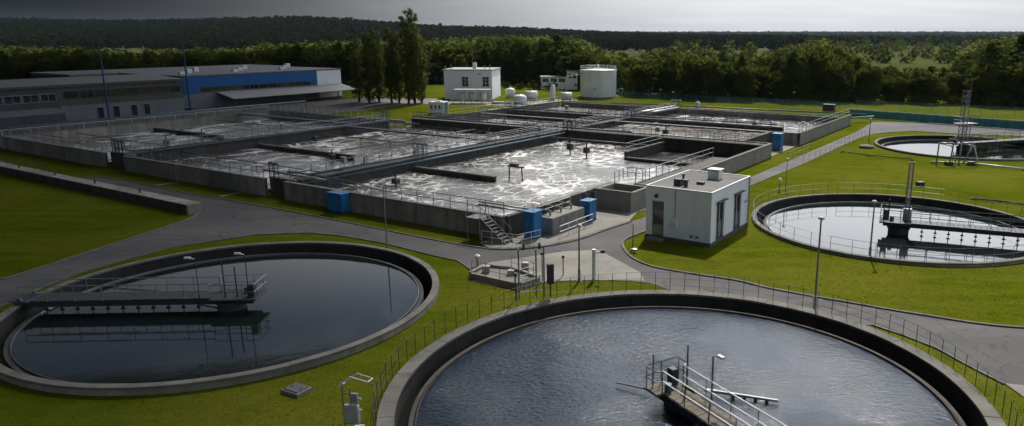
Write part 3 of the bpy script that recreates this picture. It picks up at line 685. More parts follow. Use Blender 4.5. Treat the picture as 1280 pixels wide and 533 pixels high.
scraper_bridge('shaded scraper bridge with slatted walkway over the dark left tank', 'A', 183.0, 1.35, ('bridge_beam', 'steel_dark', 'rail_grey'), False, 11,
               ((-0.6, 0.5, 2.0, 0.05, False), (0.1, 0.55, 2.3, 0.05, False), (-1.35, 0.6, 2.8, 0.035, True), (1.6, 0.7, 2.6, 0.03, True)), 'rail_grey', (), 9, -1.9, (-22.4, 44.45), 0.62, rh=0.95)
scraper_bridge('bridge with brown deck and white handrails over the largest foreground tank', 'B', -59, 1.2, ('bridge_beam', 'wood_deck', 'steel_dark'), False, 6,
               ((0.1, -0.55, 1.6, 0.035, False), (1.0, 0.75, 2.1, 0.045, False), (2.7, 0.8, 2.2, 0.045, True)), 'rail_white',
               ((814, 488, 770, 477, 0.05), (880, 488, 973, 500, 0.09)), 0, -0.05, (3.45, 32.52), 0.5, (0.92, 0.55))
tC = scraper_bridge('dark bridge with tall mast over the tank beyond the white building', 'C', -22.5, 1.6, ('steel_dark', 'steel_dark', 'rail_grey'), False, 9,
               ((-0.9, 0.5, 1.7, 0.06, False), (-1.3, -0.4, 1.6, 0.06, False)), 'rail_grey', (), 0, -1.6, (27.1, 63.2), 0.72)
tD = scraper_bridge('small scraper bridge under a lattice tower in the farthest tank', 'D', 20, 1.5, ('steel_dark', 'steel_dark', 'rail_grey'), False, 7, (), 'rail_grey')
def lattice(parent, x, y, z0, z1, w, name='lattice_tower', mat='rail_grey'):
    mb = MB()
    cs = [(x-w/2, y-w/2), (x+w/2, y-w/2), (x+w/2, y+w/2), (x-w/2, y+w/2)]
    for a in cs: mb.cyl((*a, z0), (*a, z1), 0.045, 0.045, 5)
    n = max(2, int((z1-z0)/w))
    for k in range(n):
        za, zb = z0+(z1-z0)*k/n, z0+(z1-z0)*(k+1)/n
        for i in range(4):
            a, b = cs[i], cs[(i+1) % 4]
            mb.cyl((*a, za), (*b, zb), 0.028, 0.028, 4); mb.cyl((*a, zb), (*b, zb), 0.028, 0.028, 4)
    return mb.build(name, mat, parent)
lattice(tC, 0.55, -0.1, 0.74, 5.9, 0.34)
MB().bbox(0.25, 0.95, 0.25, 0.6, 0.74, 1.75, 0.03).build('drive_cabinet', 'rail_white', tC)
lattice(tD, -0.4, 0.0, 0.9, 8.4, 0.75)
lattice(tD, 0.9, 0.5, 0.9, 3.6, 0.7)
MB().bbox(-1.6, 1.6, -0.9, 0.9, 3.55, 3.68, 0.02).build('upper_platform', 'rail_grey', tD)
rails(tD, [(-1.55, -0.85, 3.68), (1.55, -0.85, 3.68), (1.55, 0.85, 3.68), (-1.55, 0.85, 3.68), (-1.55, -0.85, 3.68)], 1.0, 0.8, 'rail_grey')
MB().cyl((0.5, 0.2, 8.4), (0.5, 0.2, 10.2), 0.04, 0.03, 6).build('mast', 'steel', tD)
# ================================================================ AERATION BASINS (grid coordinates u, v)
WT, WL = 1.9, 0.35                          # wall top, water level
def gthing(name, label, cat, u, v, z=0.0, group=None):
    x, y = W(u, v); return thing(name, label, cat, (x, y, z), TH, group)
PANELS = {}
def wall(label, u0, v0, u1, v1, top=WT, thick=0.4, panel=5.0, mat='concrete', cap=True, z0=-0.3, group='concrete basin walls'):
    """straight wall of cast panels with recessed joints and a thin cap; starts at (u0,v0)"""
    t = gthing('basin_wall', label, 'wall', u0, v0, 0, group)
    L = math.hypot(u1-u0, v1-v0); a = math.atan2(v1-v0, u1-u0); t.rotation_euler = (0, 0, TH+a)
    n = max(1, round(L/panel)); w = L/n
    for i in range(n):
        k = (round(w, 2), top, thick, mat, i % 3, z0)
        if k not in PANELS:
            off = (0, 0.012, -0.010)[i % 3]
            PANELS[k] = MB().bbox(0.012, w-0.012, -thick/2+off, thick/2+off, z0, top-(0.10 if cap else 0)-0.002, 0.015).mesh('panel', mat)
        link('panel', PANELS[k], t, (i*w, 0, 0))
    MB().box(0, L, -thick/2+0.06, thick/2-0.06, z0, top-0.14).build('core', 'concrete_dark', t)
    if cap: MB().bbox(-0.03, L+0.03, -thick/2-0.05, thick/2+0.05, top-0.10, top, 0.02).build('cap', 'coping', t)
    return t
wall('long concrete basin wall in deep shade near the shed', -92, 0, -62.2, 0)
wall('front basin wall behind the grass strip, between the two recesses', -57.6, 0, -29.6, 0)
wall('front basin wall with the blue cabinet standing before it', -26.4, 0, 2.0, 0)
wall('dark shaded basin wall behind the two blue cabins', 2.0, 0.22, 2.0, 17.3, mat='concrete_dark')  # shade of this face is put into its darker concrete
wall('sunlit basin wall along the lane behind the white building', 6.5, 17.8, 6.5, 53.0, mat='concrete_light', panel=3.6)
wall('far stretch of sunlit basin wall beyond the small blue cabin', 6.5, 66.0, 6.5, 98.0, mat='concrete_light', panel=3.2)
wall('short return wall beside the small blue cabin', 2.4, 53.2, 6.3, 53.2, mat='concrete')
wall('short return wall behind the small blue cabin', 2.4, 65.8, 6.3, 65.8, mat='concrete')
wall('set back wall of the small blue cabin recess', 2.2, 53.0, 2.2, 66.0, mat='concrete_dark')
wall('shaded end wall of the farthest left basin', -92.2, 0.2, -92.2, 45)
wall('rear wall of the basin nearest the long shed', -92, 45.2, -59.5, 45.2)
wall('rear wall of the farthest basins below the white storage tank', -54.5, 91.6, 6.3, 91.6, mat='concrete')
wall('wall closing the far left side of the rear basins', -55.0, 50.6, -55.0, 91.4)
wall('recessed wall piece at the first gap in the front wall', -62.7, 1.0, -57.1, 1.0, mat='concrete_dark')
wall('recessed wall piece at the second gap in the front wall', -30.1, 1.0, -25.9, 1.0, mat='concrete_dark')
# inner dividers with walkway slabs
def divider(label, u0, v0, u1, v1, width=1.5, top=WT, deck=True, mat='concrete_dark'):
    t = gthing('basin_divider', label, 'wall', u0, v0, 0, 'basin dividers')
    L = math.hypot(u1-u0, v1-v0); a = math.atan2(v1-v0, u1-u0); t.rotation_euler = (0, 0, TH+a)
    MB().box(0, L, -width*0.32, width*0.32, -0.3, top-0.16).build('wall', mat, t)
    n = max(1, round(L/6)); w = L/n; key = ('slab', round(w, 2), width, top)
    if key not in PANELS: PANELS[key] = MB().bbox(0.01, w-0.01, -width/2, width/2, top-0.16, top, 0.02).mesh('deck_slab', 'deck_concrete')
    for i in range(n): link('deck_slab', PANELS[key], t, (i*w, 0, 0))
    return t
divider('long walkway between the two large foamy basins', -26.5, 1.4, -26.5, 91.2)
divider('walkway between the shaded basin and the middle basin', -59.5, 1.4, -59.5, 44.9)
divider('cross wall behind the middle basin', -58.6, 50.2, -27.3, 50.2, 1.2)
divider('broad cross wall behind the brightest foamy basin', -25.7, 51.2, 6.2, 51.2, 1.6)
divider('cross wall between the brown basins and the rearmost row', -54.2, 72.0, -27.3, 72.0, 1.2)
divider('cross wall in front of the rear basin near the turquoise fence', -25.7, 72.0, 2.1, 72.0, 1.2)
divider('low baffle wall in the middle basin', -58.6, 19.2, -38.5, 19.2, 0.5, 1.0)
divider('low baffle wall with small gantry in the brightest basin', -25.7, 17.3, -13.0, 17.3, 0.5, 1.0)
divider('short wall beside the dark empty pool', -8.5, 39.0, -8.5, 50.3, 0.6, 1.35)
divider('wall in front of the dark empty pool', -8.1, 38.4, 6.2, 38.4, 0.5, 0.75)
divider('low baffle wall in the shaded basin', -91.8, 22, -72, 22, 0.5, 0.9)
divider('walkway slab along the sunlit wall beside the bright basin', 5.2, 18.0, 5.2, 37.9, 1.9, WT-0.02)
# basin water, one sheet for each pool
def pool(u0, u1, v0, v1, mat, z=WL):
    me = MB().add([(0, 0, 0), (u1-u0, 0, 0), (u1-u0, v1-v0, 0), (0, v1-v0, 0)], [(0, 1, 2, 3)]).mesh('basin_water', mat)
    x, y = W(u0, v0); o = link('basin_water', me, None, (x, y, z), TH); tag(o, kind='structure')
pool(-26.4, 1.9, 1.25, 38.3, 'foam_net')
pool(-26.4, -8.6, 38.3, 51.1, 'foam_net')
pool(1.9, 6.4, 17.4, 38.3, 'foam_net', WL-0.01)
pool(-8.4, 6.4, 38.5, 51.0, 'foam_dark', 0.06)
pool(-59.4, -26.6, 1.25, 50.1, 'foam_thin')
pool(-92.1, -59.6, 1.25, 45.1, 'foam_thin')
pool(-54.9, -26.6, 50.3, 71.9, 'foam_brown')
pool(-26.4, 2.1, 51.3, 71.9, 'foam_brown', 0.9)
pool(-54.9, -26.6, 72.1, 91.5, 'foam_brown', 0.9)
pool(-26.4, 6.4, 72.1, 91.5, 'foam_thin', 0.9)
sheet('pavement', [W(2.3, 53.3), W(6.6, 53.3), W(6.6, 65.7), W(2.3, 65.7)], 0.06, 'paving')
# open concrete inlet box beside the bright basin
t = gthing('inlet_box', 'open concrete box between the cabins and the white building', 'box', 2.3, 13.6)
mb = MB().box(0, 4.1, 0, 0.3, -0.2, 1.9).box(0, 4.1, 3.5, 3.8, -0.2, 1.9).box(0, 0.3, 0.31, 3.49, -0.2, 1.895).box(3.8, 4.1, 0.31, 3.49, -0.2, 1.895)
mb.build('wall', 'concrete_light', t); MB().box(0.3, 3.8, 0.3, 3.5, -0.2, 1.1).build('floor', 'concrete_dark', t)
MB().bbox(-0.04, 4.14, -0.04, 0.34, 1.9, 1.97, 0.02).build('cap', 'coping', t)
# railings of the basins
def urail(label, pts, **kw):
    kw.setdefault('step', 1.9); kw.setdefault('mat', 'rail_grey'); kw.setdefault('r', 0.034); kw.setdefault('post_r', 0.038)
    railing(label, [(*W(u, v), z) for u, v, z in pts], 'basin railings', **kw)
urail('railing on the front wall before the brightest foamy basin', [(-25.6, 0.1, WT), (1.9, 0.1, WT), ])
urail('railing on the front wall before the middle basin', [(-57.3, 0.1, WT), (-30, 0.1, WT)])
urail('railing down one side of the long basin walkway', [(-27.15, 2, WT), (-27.15, 49.4, WT)])
urail('railing down the bright side of the long basin walkway', [(-25.85, 18, WT), (-25.85, 50.2, WT)])
urail('railing on the far part of the long basin walkway', [(-27.15, 52, WT), (-27.15, 91, WT)])
urail('railing along the shaded basin walkway', [(-60.1, 2, WT), (-60.1, 44.5, WT)])
urail('second railing along the shaded basin walkway', [(-58.9, 2, WT), (-58.9, 44.5, WT)])
urail('railing behind the middle basin on its cross wall', [(-58, 50.6, WT), (-27.6, 50.6, WT)])
urail('railing on the broad cross wall behind the brightest basin', [(-25.5, 51.8, WT), (6.0, 51.8, WT)])
urail('railing on the far cross wall of the rear basins', [(-54, 72.4, WT), (2, 72.4, WT)])
urail('railing on the sunlit wall behind the white building', [(4.35, 18.2, WT), (4.35, 38, WT)], step=1.5)
urail('railing around the top of the concrete inlet box', [(2.4, 17.4, WT), (2.1, 20.5, WT), (4.3, 20.4, WT)], step=1.1)
urail('railing on the rear wall below the white storage tank', [(-54, 91.7, WT), (6.2, 91.7, WT)])
urail('railing on the far sunlit basin wall', [(6.4, 66.2, WT), (6.4, 97.8, WT)])
urail('railing on the end wall of the farthest left basin', [(-92.1, 1, WT), (-92.1, 44.8, WT)])
urail('pale railing behind the shaded basin near the shed', [(-91.5, 45.4, WT), (-60, 45.4, WT)], mat='rail_white')
urail('railing on the near side of the cross wall behind the middle basin', [(-58, 49.7, WT), (-27.6, 49.7, WT)])
urail('railing on the near side of the broad cross wall', [(-25.5, 50.5, WT), (6.0, 50.5, WT)])
urail('railing on the near side of the far cross wall', [(-54, 71.5, WT), (2, 71.5, WT)])
urail('railing on the second side of the far long walkway', [(-25.85, 52.5, WT), (-25.85, 91, WT)])
urail('railing on the side wall of the rear basins', [(-54.9, 51, WT), (-54.9, 91, WT)])
urail('railing on the shaded front wall near the shed', [(-91, 0.1, WT), (-63, 0.1, WT)])
urail('railing on the short wall beside the dark empty pool', [(-8.5, 39.2, 1.35), (-8.5, 50, 1.35)])
urail('long pale handrail between the shed yard and the shaded basin', [(-97, -2, 0.0), (-97, 48, 0.0)], h=2.2, mat='rail_white', r=0.04, levels=(1.0,), step=4.0)
# pipes on the basins
def pipe(label, pts, r, mat, flanges=4, name='pipe'):
    p0 = Vector((*W(pts[0][0], pts[0][1]), 0)); t = thing(name, label, 'pipe', p0, TH, 'process pipes')
    q = [(u-pts[0][0], v-pts[0][1], z) for u, v, z in pts]
    MB().tube(q, r, 10).build('pipe_run', mat, t, True)
    for k in resample(q, sum((Vector(a)-Vector(b)).length for a, b in zip(q[:-1], q[1:]))/max(1, flanges)):
        MB().lathe([(r*1.45, -0.04), (r*1.45, 0.04)], 10).build('flange', mat, t).location = k
    return t
pipe('blue grey air pipe along the long basin walkway', [(-25.5, 1.5, 1.5), (-25.5, 50, 1.5)], 0.13, 'pipe_blue', 12)
pipe('thick blue pipe lying on the long walkway', [(-26.5, 3, 2.1), (-26.5, 30, 2.1), (-26.5, 49, 2.1)], 0.11, 'pipe_blue', 10)
pipe('pale pipe crossing over the front end of the long walkway', [(-29, 1.6, 2.2), (-22, 1.6, 2.2), (-18, 3.2, 1.4)], 0.09, 'steel', 5)
pipe('second pale pipe at the front end of the long walkway', [(-29, 2.3, 2.3), (-21, 2.3, 2.3), (-16, 4.4, 1.2)], 0.07, 'steel', 5)
pipe('pair of pale inlet pipes beside the blue cabin, upper one', [(-1.5, 1.0, 2.3), (3.2, 1.0, 2.3), (4.0, 1.0, 1.8)], 0.07, 'steel', 3)
pipe('pair of pale inlet pipes beside the blue cabin, lower one', [(-2.5, 2.2, 2.2), (3.0, 2.2, 2.2), (4.0, 1.8, 1.6)], 0.07, 'steel', 3)
pipe('grey pipe over the walkway crossing in the basins', [(-34, 50.2, 2.3), (-14, 50.4, 2.3)], 0.14, 'pipe_blue', 6)
pipe('thick pipe on the far end of the long walkway', [(-26.4, 73, 2.3), (-26.4, 91, 2.3)], 0.3, 'steel', 5)
pipe('thick pipe on the rear walkway near the fence', [(-25.2, 76, 2.2), (-25.2, 90, 2.2)], 0.22, 'steel', 5)
pipe('turquoise pipe run beyond the rear basins', [(-40, 95.5, 1.0), (6, 99.5, 1.0), (9, 106, 1.0)], 0.16, 'teal_paint', 12)
pipe('upper turquoise pipe beyond the rear basins', [(-46, 99, 1.5), (8, 104, 1.5)], 0.12, 'pipe_blue', 12)
pipe('blue pipe along the shaded basin walkway', [(-58.7, 2, 2.1), (-58.7, 44, 2.1)], 0.1, 'pipe_blue', 8)
pipe('pipe on the cross wall behind the middle basin', [(-58, 49.8, 2.2), (-30, 49.8, 2.2)], 0.14, 'pipe_blue', 8)
for lab, u0, u1, v, z in (('air header across the middle basin, nearest the front wall', -59, -27, 8.0, 1.2), ('air header across the middle basin beyond its baffle', -59, -27, 30.0, 1.2), ('second air header beyond the baffle of the middle basin', -59, -27, 40.0, 1.2),
                          ('air header across the shaded basin, nearest the front wall', -92, -60, 10.0, 1.2), ('air header across the shaded basin beyond its baffle', -92, -60, 33.0, 1.2),
                          ('thin air header over the back of the brightest basin', -26, -9, 46.0, 1.3), ('thin air header over the left brown basin', -54, -27, 60.0, 1.5), ('thin air header over the rear left basin', -54, -27, 82.0, 1.6), ('thin air header over the rear basin near the fence', -26, 6, 83.0, 1.6)):
    t = pipe(lab, [(u0, v, z), (u1, v, z)], 0.07, 'rail_grey', 5)
    for k in range(5): MB().cyl(((u1-u0)*(k+0.5)/5, 0, z), ((u1-u0)*(k+0.5)/5, 0, 0.2), 0.05, 0.05, 6).build('drop_leg', 'rail_grey', t)
def footbridge(label, u0, u1, v, z=WT):
    t = gthing('footbridge', label, 'walkway', u0, v, 0, 'steel footbridges'); L = u1-u0
    for k in range(int(L/1.2)): MB().box(k*1.2+0.02, k*1.2+1.18, -0.4, 0.4, z-0.06, z).build('grating', 'steel_dark', t)
    for y in (-0.42, 0.42):
        MB().box(0, L, y-0.03, y+0.03, z-0.22, z-0.02).build('beam', 'pipe_blue', t)
        rails(t, [(0, y, z), (L, y, z)], 1.1, 1.9, 'rail_grey', 0.03, (1.0, 0.5), 0.032)
footbridge('narrow steel footbridge across the middle basin', -58.8, -27.2, 35.5)
footbridge('narrow steel footbridge across the shaded basin', -91.8, -60.2, 38.5)
footbridge('narrow steel footbridge over the left brown basin', -54.2, -27.2, 63.5)
footbridge('narrow steel footbridge over the brown basin near the lane', -25.8, 2.0, 65.5)
# mixers and small gantries standing in the basins
def mixer(label, u, v, h=2.0):
    t = gthing('mixer', label, 'mixer', u, v, 0, 'submersible mixers')
    MB().cyl((0, 0, -0.5), (0, 0, WL+h), 0.10, 0.09, 8).build('guide_post', 'steel_dark', t)
    MB().bbox(-0.35, 0.35, -0.3, 0.3, WL+h*0.28, WL+h*0.62, 0.05).build('motor_box', 'steel_dark', t)
    MB().cyl((0, 0, WL+h-0.05), (0.5, 0, WL+h+0.15), 0.05, 0.04, 6).build('hoist_arm', 'steel_dark', t)
mixer('dark mixer post nearest the short wall in the bright basin', -13.5, 37.2, 2.3)
mixer('dark mixer post in the bright basin, the one farther from the short wall', -16.8, 38.2, 2.5)
mixer('mixer post in the middle basin near its low baffle', -40.5, 17.4, 1.4)
mixer('mixer post in the middle basin under the cross wall', -36.0, 44.0, 1.8)
mixer('mixer post in the shaded basin', -76, 21.0, 1.4)
mixer('mixer post in the rear brown basin', -14, 62.0, 1.8)
t = gthing('gantry', 'small dark gantry standing at the end of the low baffle', 'gantry', -11.6, 19.2)
for x in (-1.0, 1.0):
    MB().cyl((x, 0, -0.4), (x*0.85, 0, 1.9), 0.08, 0.07, 6).build('leg', 'steel_dark', t)
MB().bar((-1.15, 0, 1.95), (1.15, 0, 1.95), 0.3, 0.16).build('beam', 'steel_dark', t)
MB().bbox(-0.7, 0.3, -0.25, 0.25, 2.04, 2.3, 0.04).build('winch', 'rust', t)
def sluice(label, u, v, n=3, mat='pipe_blue'):
    t = gthing('sluice_gate', label, 'gate', u, v, WT, 'sluice gates')
    for k in range(n):
        x = k*0.85
        MB().box(x, x+0.08, -0.04, 0.04, 0, 1.5).box(x+0.6, x+0.68, -0.04, 0.04, 0, 1.5).box(x-0.02, x+0.70, -0.06, 0.06, 1.5, 1.6).build('frame', mat, t)
        MB().cyl((x+0.34, 0, 0.1), (x+0.34, 0, 2.0), 0.03, 0.03, 6).build('spindle', 'steel', t)
        MB().lathe([(0.22, 1.66), (0.26, 1.66), (0.26, 1.70), (0.22, 1.70)], 12, cx=x+0.34, close=True).build('hand_wheel', mat, t)
sluice('group of sluice gates halfway along the long walkway', -27.3, 19.0, 3)
sluice('sluice gates where the long walkway meets the cross wall', -26.2, 50.4, 3)
sluice('sluice gates at the rear crossing of the walkways', -27.2, 71.4, 3, 'blue_dark')
sluice('sluice gates on the shaded basin walkway end', -60.2, 44.0, 3)
sluice('sluice gates at the shaded gap in the front wall', -61.6, 0.6, 4, 'steel_dark')
sluice('sluice gates by the second gap in the front wall', -29.4, 0.4, 2, 'steel_dark')
sluice('pale sluice gates at the far corner by the turquoise pipes', -27.5, 91.4, 3, 'steel')
sluice('sluice gates at the rear corner near the vessels', -54.6, 71.5, 4, 'steel')

# ---------------------------------------------------------------- cabinets on the apron
def cabinet(label, u, v, w, d, h, rz=0.0, doors=2, top_rail=False):
    t = gthing('cabinet', label, 'cabinet', u, v, 0.07, 'blue steel cabinets'); t.rotation_euler = (0, 0, TH+rz)
    MB().bbox(0, w, 0, d, 0.08, h, 0.03).build('body', 'blue_paint', t)
    MB().box(-0.05, w+0.05, -0.05, d+0.05, 0, 0.08).build('plinth', 'concrete_dark', t)
    MB().bbox(-0.06, w+0.06, -0.06, d+0.06, h, h+0.06, 0.02).build('roof', 'blue_paint', t)
    dw = (w-0.1)/doors
    for k in range(doors):
        dr = MB().bbox(0.05+k*dw+0.015, 0.05+(k+1)*dw-0.015, -0.03, 0, 0.16, h-0.1, 0.006).build('door', 'blue_paint', t)
        MB().box(0.05+(k+0.75)*dw, 0.05+(k+0.82)*dw, -0.06, -0.03, h*0.45, h*0.58).build('handle', 'steel', dr)
        for q in range(4): MB().box(0.05+(k+0.2)*dw, 0.05+(k+0.65)*dw, -0.038, -0.03, h*0.74+q*0.05, h*0.74+q*0.05+0.025).build('louvre', 'blue_dark', dr)
    nd = max(1, round(d/0.8))
    for k in range(nd):
        MB().bbox(w, w+0.03, 0.05+k*(d-0.1)/nd+0.015, 0.05+(k+1)*(d-0.1)/nd-0.015, 0.16, h-0.1, 0.006).build('side_panel', 'blue_paint', t)
    if top_rail:
        MB().tube([(0, 0.1, h+0.06), (0, 0.1, h+0.75), (w, 0.1, h+0.75), (w, 0.1, h+0.06)], 0.025, 6).tube([(0, d-0.1, h+0.06), (0, d-0.1, h+0.75), (w, d-0.1, h+0.75), (w, d-0.1, h+0.06)], 0.025, 6).tube([(0, 0.1, h+0.75), (0, d-0.1, h+0.75)], 0.025, 6).build('roof_rail', 'steel', t)
    return t
cabinet('blue cabinet on the grass in front of the long basin wall', -18.3, -1.35, 1.95, 1.0, 1.8)
cabinet('blue cabin with roof rail beside the steel stairs', 3.35, 0.9, 0.95, 1.25, 2.2, 0, 2, True)
cabinet('blue cabin with roof rail near the concrete inlet box', 4.15, 8.2, 0.95, 1.25, 1.85, 0, 2, True)
cabinet('small far blue cabin in the recess of the sunlit wall', 4.7, 58.8, 1.3, 1.3, 2.4)
# pale ducted blower unit between the two cabins
t = gthing('blower_unit', 'long pale blower housing with pipes between two blue cabins', 'blower', 3.4, 2.75, 0.07)
MB().bbox(0, 1.5, 0, 5.0, 0, 1.45, 0.05).build('housing', 'concrete_light', t)
for k in range(5):
    p = MB().bbox(1.5, 1.53, 0.1+k*0.97, 1.0+k*0.97, 0.12, 1.3, 0.006).build('side_panel', 'concrete_light', t)
    for q in range(6): MB().box(1.53, 1.545, 0.2+k*0.97, 0.9+k*0.97, 0.55+q*0.1, 0.60+q*0.1).build('louvre', 'grey_wall', p)
for k in range(3):
    MB().tube([(0.75, 0.8+k*1.6, 1.4), (0.75, 0.8+k*1.6, 1.85), (-0.9, 0.8+k*1.6, 1.85)], 0.09, 8).build('duct', 'steel', t)
rails(t, [(0.05, 0.1, 1.45), (0.05, 4.9, 1.45)], 0.8, 1.2, 'rail_white')
# steel stairs from the apron to the wall top
t = gthing('steel_stairs', 'grey steel stairs with handrails at the corner of the basins', 'stairs', 0.5, -1.85, 0.05)
for k in range(8):
    MB().box(0.35+k*0.3, 0.63+k*0.3, 0.25, 1.15, 1.7-k*0.215, 1.74-k*0.215).build('tread', 'stair_steel', t)
for y in (0.22, 1.18):
    MB().bar((0.2, y, 1.85), (2.85, y, 0.0), 0.05, 0.2).build('stringer', 'stair_steel', t)
    for k in range(4): MB().cyl((0.4+k*0.75, y, 1.7-k*0.52), (0.4+k*0.75, y, 2.7-k*0.52), 0.022, 0.022, 6).build('post', 'rail_grey', t)
    MB().tube([(-0.4, y, 2.95), (0.3, y, 2.85), (2.75, y, 1.1)], 0.024, 6).build('handrail', 'stair_steel', t)
MB().box(-1.2, 0.32, 0.15, 1.55, 1.74, 1.80).build('landing', 'stair_steel', t)
for x in (-1.1, 0.2): MB().cyl((x, 0.25, 0), (x, 0.25, 1.74), 0.05, 0.05, 6).build('leg', 'steel', t)
rails(t, [(-1.15, 0.2, 1.8), (0.25, 0.2, 1.8)], 1.05, 0.7, 'rail_white')
railing('pale railing in front of the stairs on the apron', [(*W(1.4, -2.2), 0.07), (*W(4.6, -1.6), 0.07), (*W(5.2, 0.6), 0.07)], mat='rail_white', step=0.9, h=1.0)
railing('pale railing beside the blower housing', [(*W(5.9, 2.4), 0.07), (*W(5.9, 7.6), 0.07)], mat='rail_white', step=1.2, h=1.0)

# ---------------------------------------------------------------- white pump house
BU, BV, BL, BD, BH = 11.6, 6.75, 5.8, 8.4, 4.35
t = gthing('pump_house', 'white flat roofed pump house on the lawn with a dark shadow', 'building', BU, BV)
wl = MB()
# front wall with door opening (x 0.55..1.65, to z 3.0)
wl.box(0, 0.55, 0, 0.3, 0.25, BH).box(1.65, BL, 0, 0.3, 0.25, BH).box(0.55, 1.65, 0, 0.3, 3.2, BH)
# right wall with two tall recesses
y0 = 0.3
for a, b in ((1.05, 2.75), (4.85, 6.55)):
    wl.box(BL-0.3, BL, y0, a, 0.25, BH); wl.box(BL-0.3, BL, a, b, 3.35, BH); y0 = b
wl.box(BL-0.3, BL, y0, BD, 0.25, BH)
wl.box(0, 0.3, 0.3, BD, 0.25, BH).box(0.3, BL-0.3, BD-0.3, BD, 0.25, BH)
wl.build('wall', 'white_wall', t)
MB().box(-0.06, BL+0.06, -0.06, BD+0.06, -0.2, 0.27).build('plinth', 'plinth', t)
rf = MB().box(0.07, BL-0.07, 0.07, BD-0.07, BH+0.004, BH+0.03).build('roof', 'roofing', t)
pw = MB().box(-0.05, BL+0.05, -0.05, 0.08, BH, BH+0.08).box(-0.05, BL+0.05, BD-0.08, BD+0.05, BH, BH+0.08).box(-0.05, 0.08, 0.08, BD-0.08, BH, BH+0.075).box(BL-0.08, BL+0.05, 0.08, BD-0.08, BH, BH+0.075)
pw.build('parapet_trim', 'white_metal', t)
MB().box(0.3, BL-0.3, 0.3, BD-0.3, 0.27, 0.3).build('floor', 'plinth', t)
d = MB().box(0.55, 1.65, 0.16, 0.2, 0.27, 3.2).build('door', 'window_glass', t)
MB().box(0.55, 0.62, 0.12, 0.16, 0.27, 3.2).box(1.58, 1.65, 0.12, 0.16, 0.27, 3.2).box(0.62, 1.58, 0.12, 0.16, 2.25, 2.33).box(0.62, 1.58, 0.12, 0.16, 1.1, 1.18).box(0.62, 1.58, 0.12, 0.16, 3.12, 3.2).box(0.62, 1.58, 0.12, 0.16, 0.27, 0.36).build('frame', 'steel', d)
MB().box(0.66, 1.54, 0.10, 0.12, 0.38, 1.08).build('panel', 'beige_wall', d)
for a, b in ((1.05, 2.75), (4.85, 6.55)):
    d = MB().box(BL-0.26, BL-0.22, a, b, 0.27, 3.35).build('gate', 'grey_wall', t)
    for k in range(2):
        q = a+0.08+k*(b-a)/2
        MB().box(BL-0.22, BL-0.19, q, q+(b-a)/2-0.16, 1.75, 3.1).build('pane', 'window_glass', d)
        MB().bbox(BL-0.22, BL-0.18, q+0.02, q+(b-a)/2-0.18, 0.45, 1.6, 0.01).build('leaf_panel', 'grey_wall', d)
    MB().box(BL-0.22, BL-0.14, a, a+0.07, 0.27, 3.35).box(BL-0.22, BL-0.14, b-0.07, b, 0.27, 3.35).box(BL-0.22, BL-0.14, a+0.07, b-0.07, 3.27, 3.35).box(BL-0.22, BL-0.14, (a+b)/2-0.04, (a+b)/2+0.04, 0.27, 3.27).build('frame', 'steel_dark', d)
    MB().bbox(BL, BL+0.3, a-0.1, b+0.2, 3.40, 3.46, 0.01).build('canopy', 'steel_dark', t)
lm = MB().cyl((0.98, -0.02, 3.62), (0.98, -0.12, 3.62), 0.17, 0.17, 14).build('wall_lamp', 'steel_dark', t)
ac = MB().bbox(3.1, 4.1, 5.4, 6.3, BH-0.04, BH+0.75, 0.04).build('roof_unit', 'white_metal', t)
MB().lathe([(0.02, BH+0.80), (0.34, BH+0.80), (0.34, BH+0.76), (0.02, BH+0.76)], 16, cx=3.6, cy=5.85).build('fan_guard', 'steel', ac)
MB().bbox(3.0, 4.2, 5.3, 6.4, BH+0.83, BH+0.9, 0.02).build('cover_plate', 'white_metal', ac)
MB().bbox(1.9, 2.5, 1.2, 1.8, BH+0.03, BH+0.58, 0.03).build('vent_box', 'steel_dark', t)
MB().cyl((2.9, 1.4, BH-0.05), (2.9, 1.4, BH+0.5), 0.17, 0.17, 12).cyl((2.9, 1.4, BH+0.5), (2.9, 1.4, BH+0.6), 0.26, 0.26, 12).build('vent_pipe', 'steel_dark', t)
MB().cyl((2.2, 2.4, BH-0.05), (2.2, 2.4, BH+0.75), 0.10, 0.10, 10).cyl((2.2, 2.4, BH+0.75), (2.2, 2.4, BH+0.85), 0.18, 0.18, 10).build('vent_pipe', 'steel_dark', t)
MB().bbox(3.3, 3.9, 2.6, 3.0, BH-0.05, BH+0.25, 0.03).build('hatch', 'steel_dark', t)
for k in range(3): MB().box(BL+0.0, BL+0.012, 7.2+k*0.32, 7.4+k*0.32, 2.2, 2.4).build('vent_grille', 'grey_wall', t)

MB().cyl((BL+0.09, 8.15, 0.1), (BL+0.09, 8.15, BH), 0.055, 0.055, 8).build('downpipe', 'steel', t)
MB().bbox(2.45, 2.85, -0.14, 0.0, 1.2, 1.75, 0.02).build('meter_box', 'white_metal', t)
MB().cyl((2.68, -0.03, 1.9), (2.68, -0.03, BH), 0.02, 0.02, 6).build('cable', 'steel_dark', t)
MB().box(0.4, 1.8, -0.85, 0.0, 0.0, 0.14).build('step', 'concrete_light', t)
for a in (4.0, 4.5): MB().box(a, a+0.32, -0.015, 0.0, 0.5, 0.72).build('vent_grille', 'grey_wall', t)
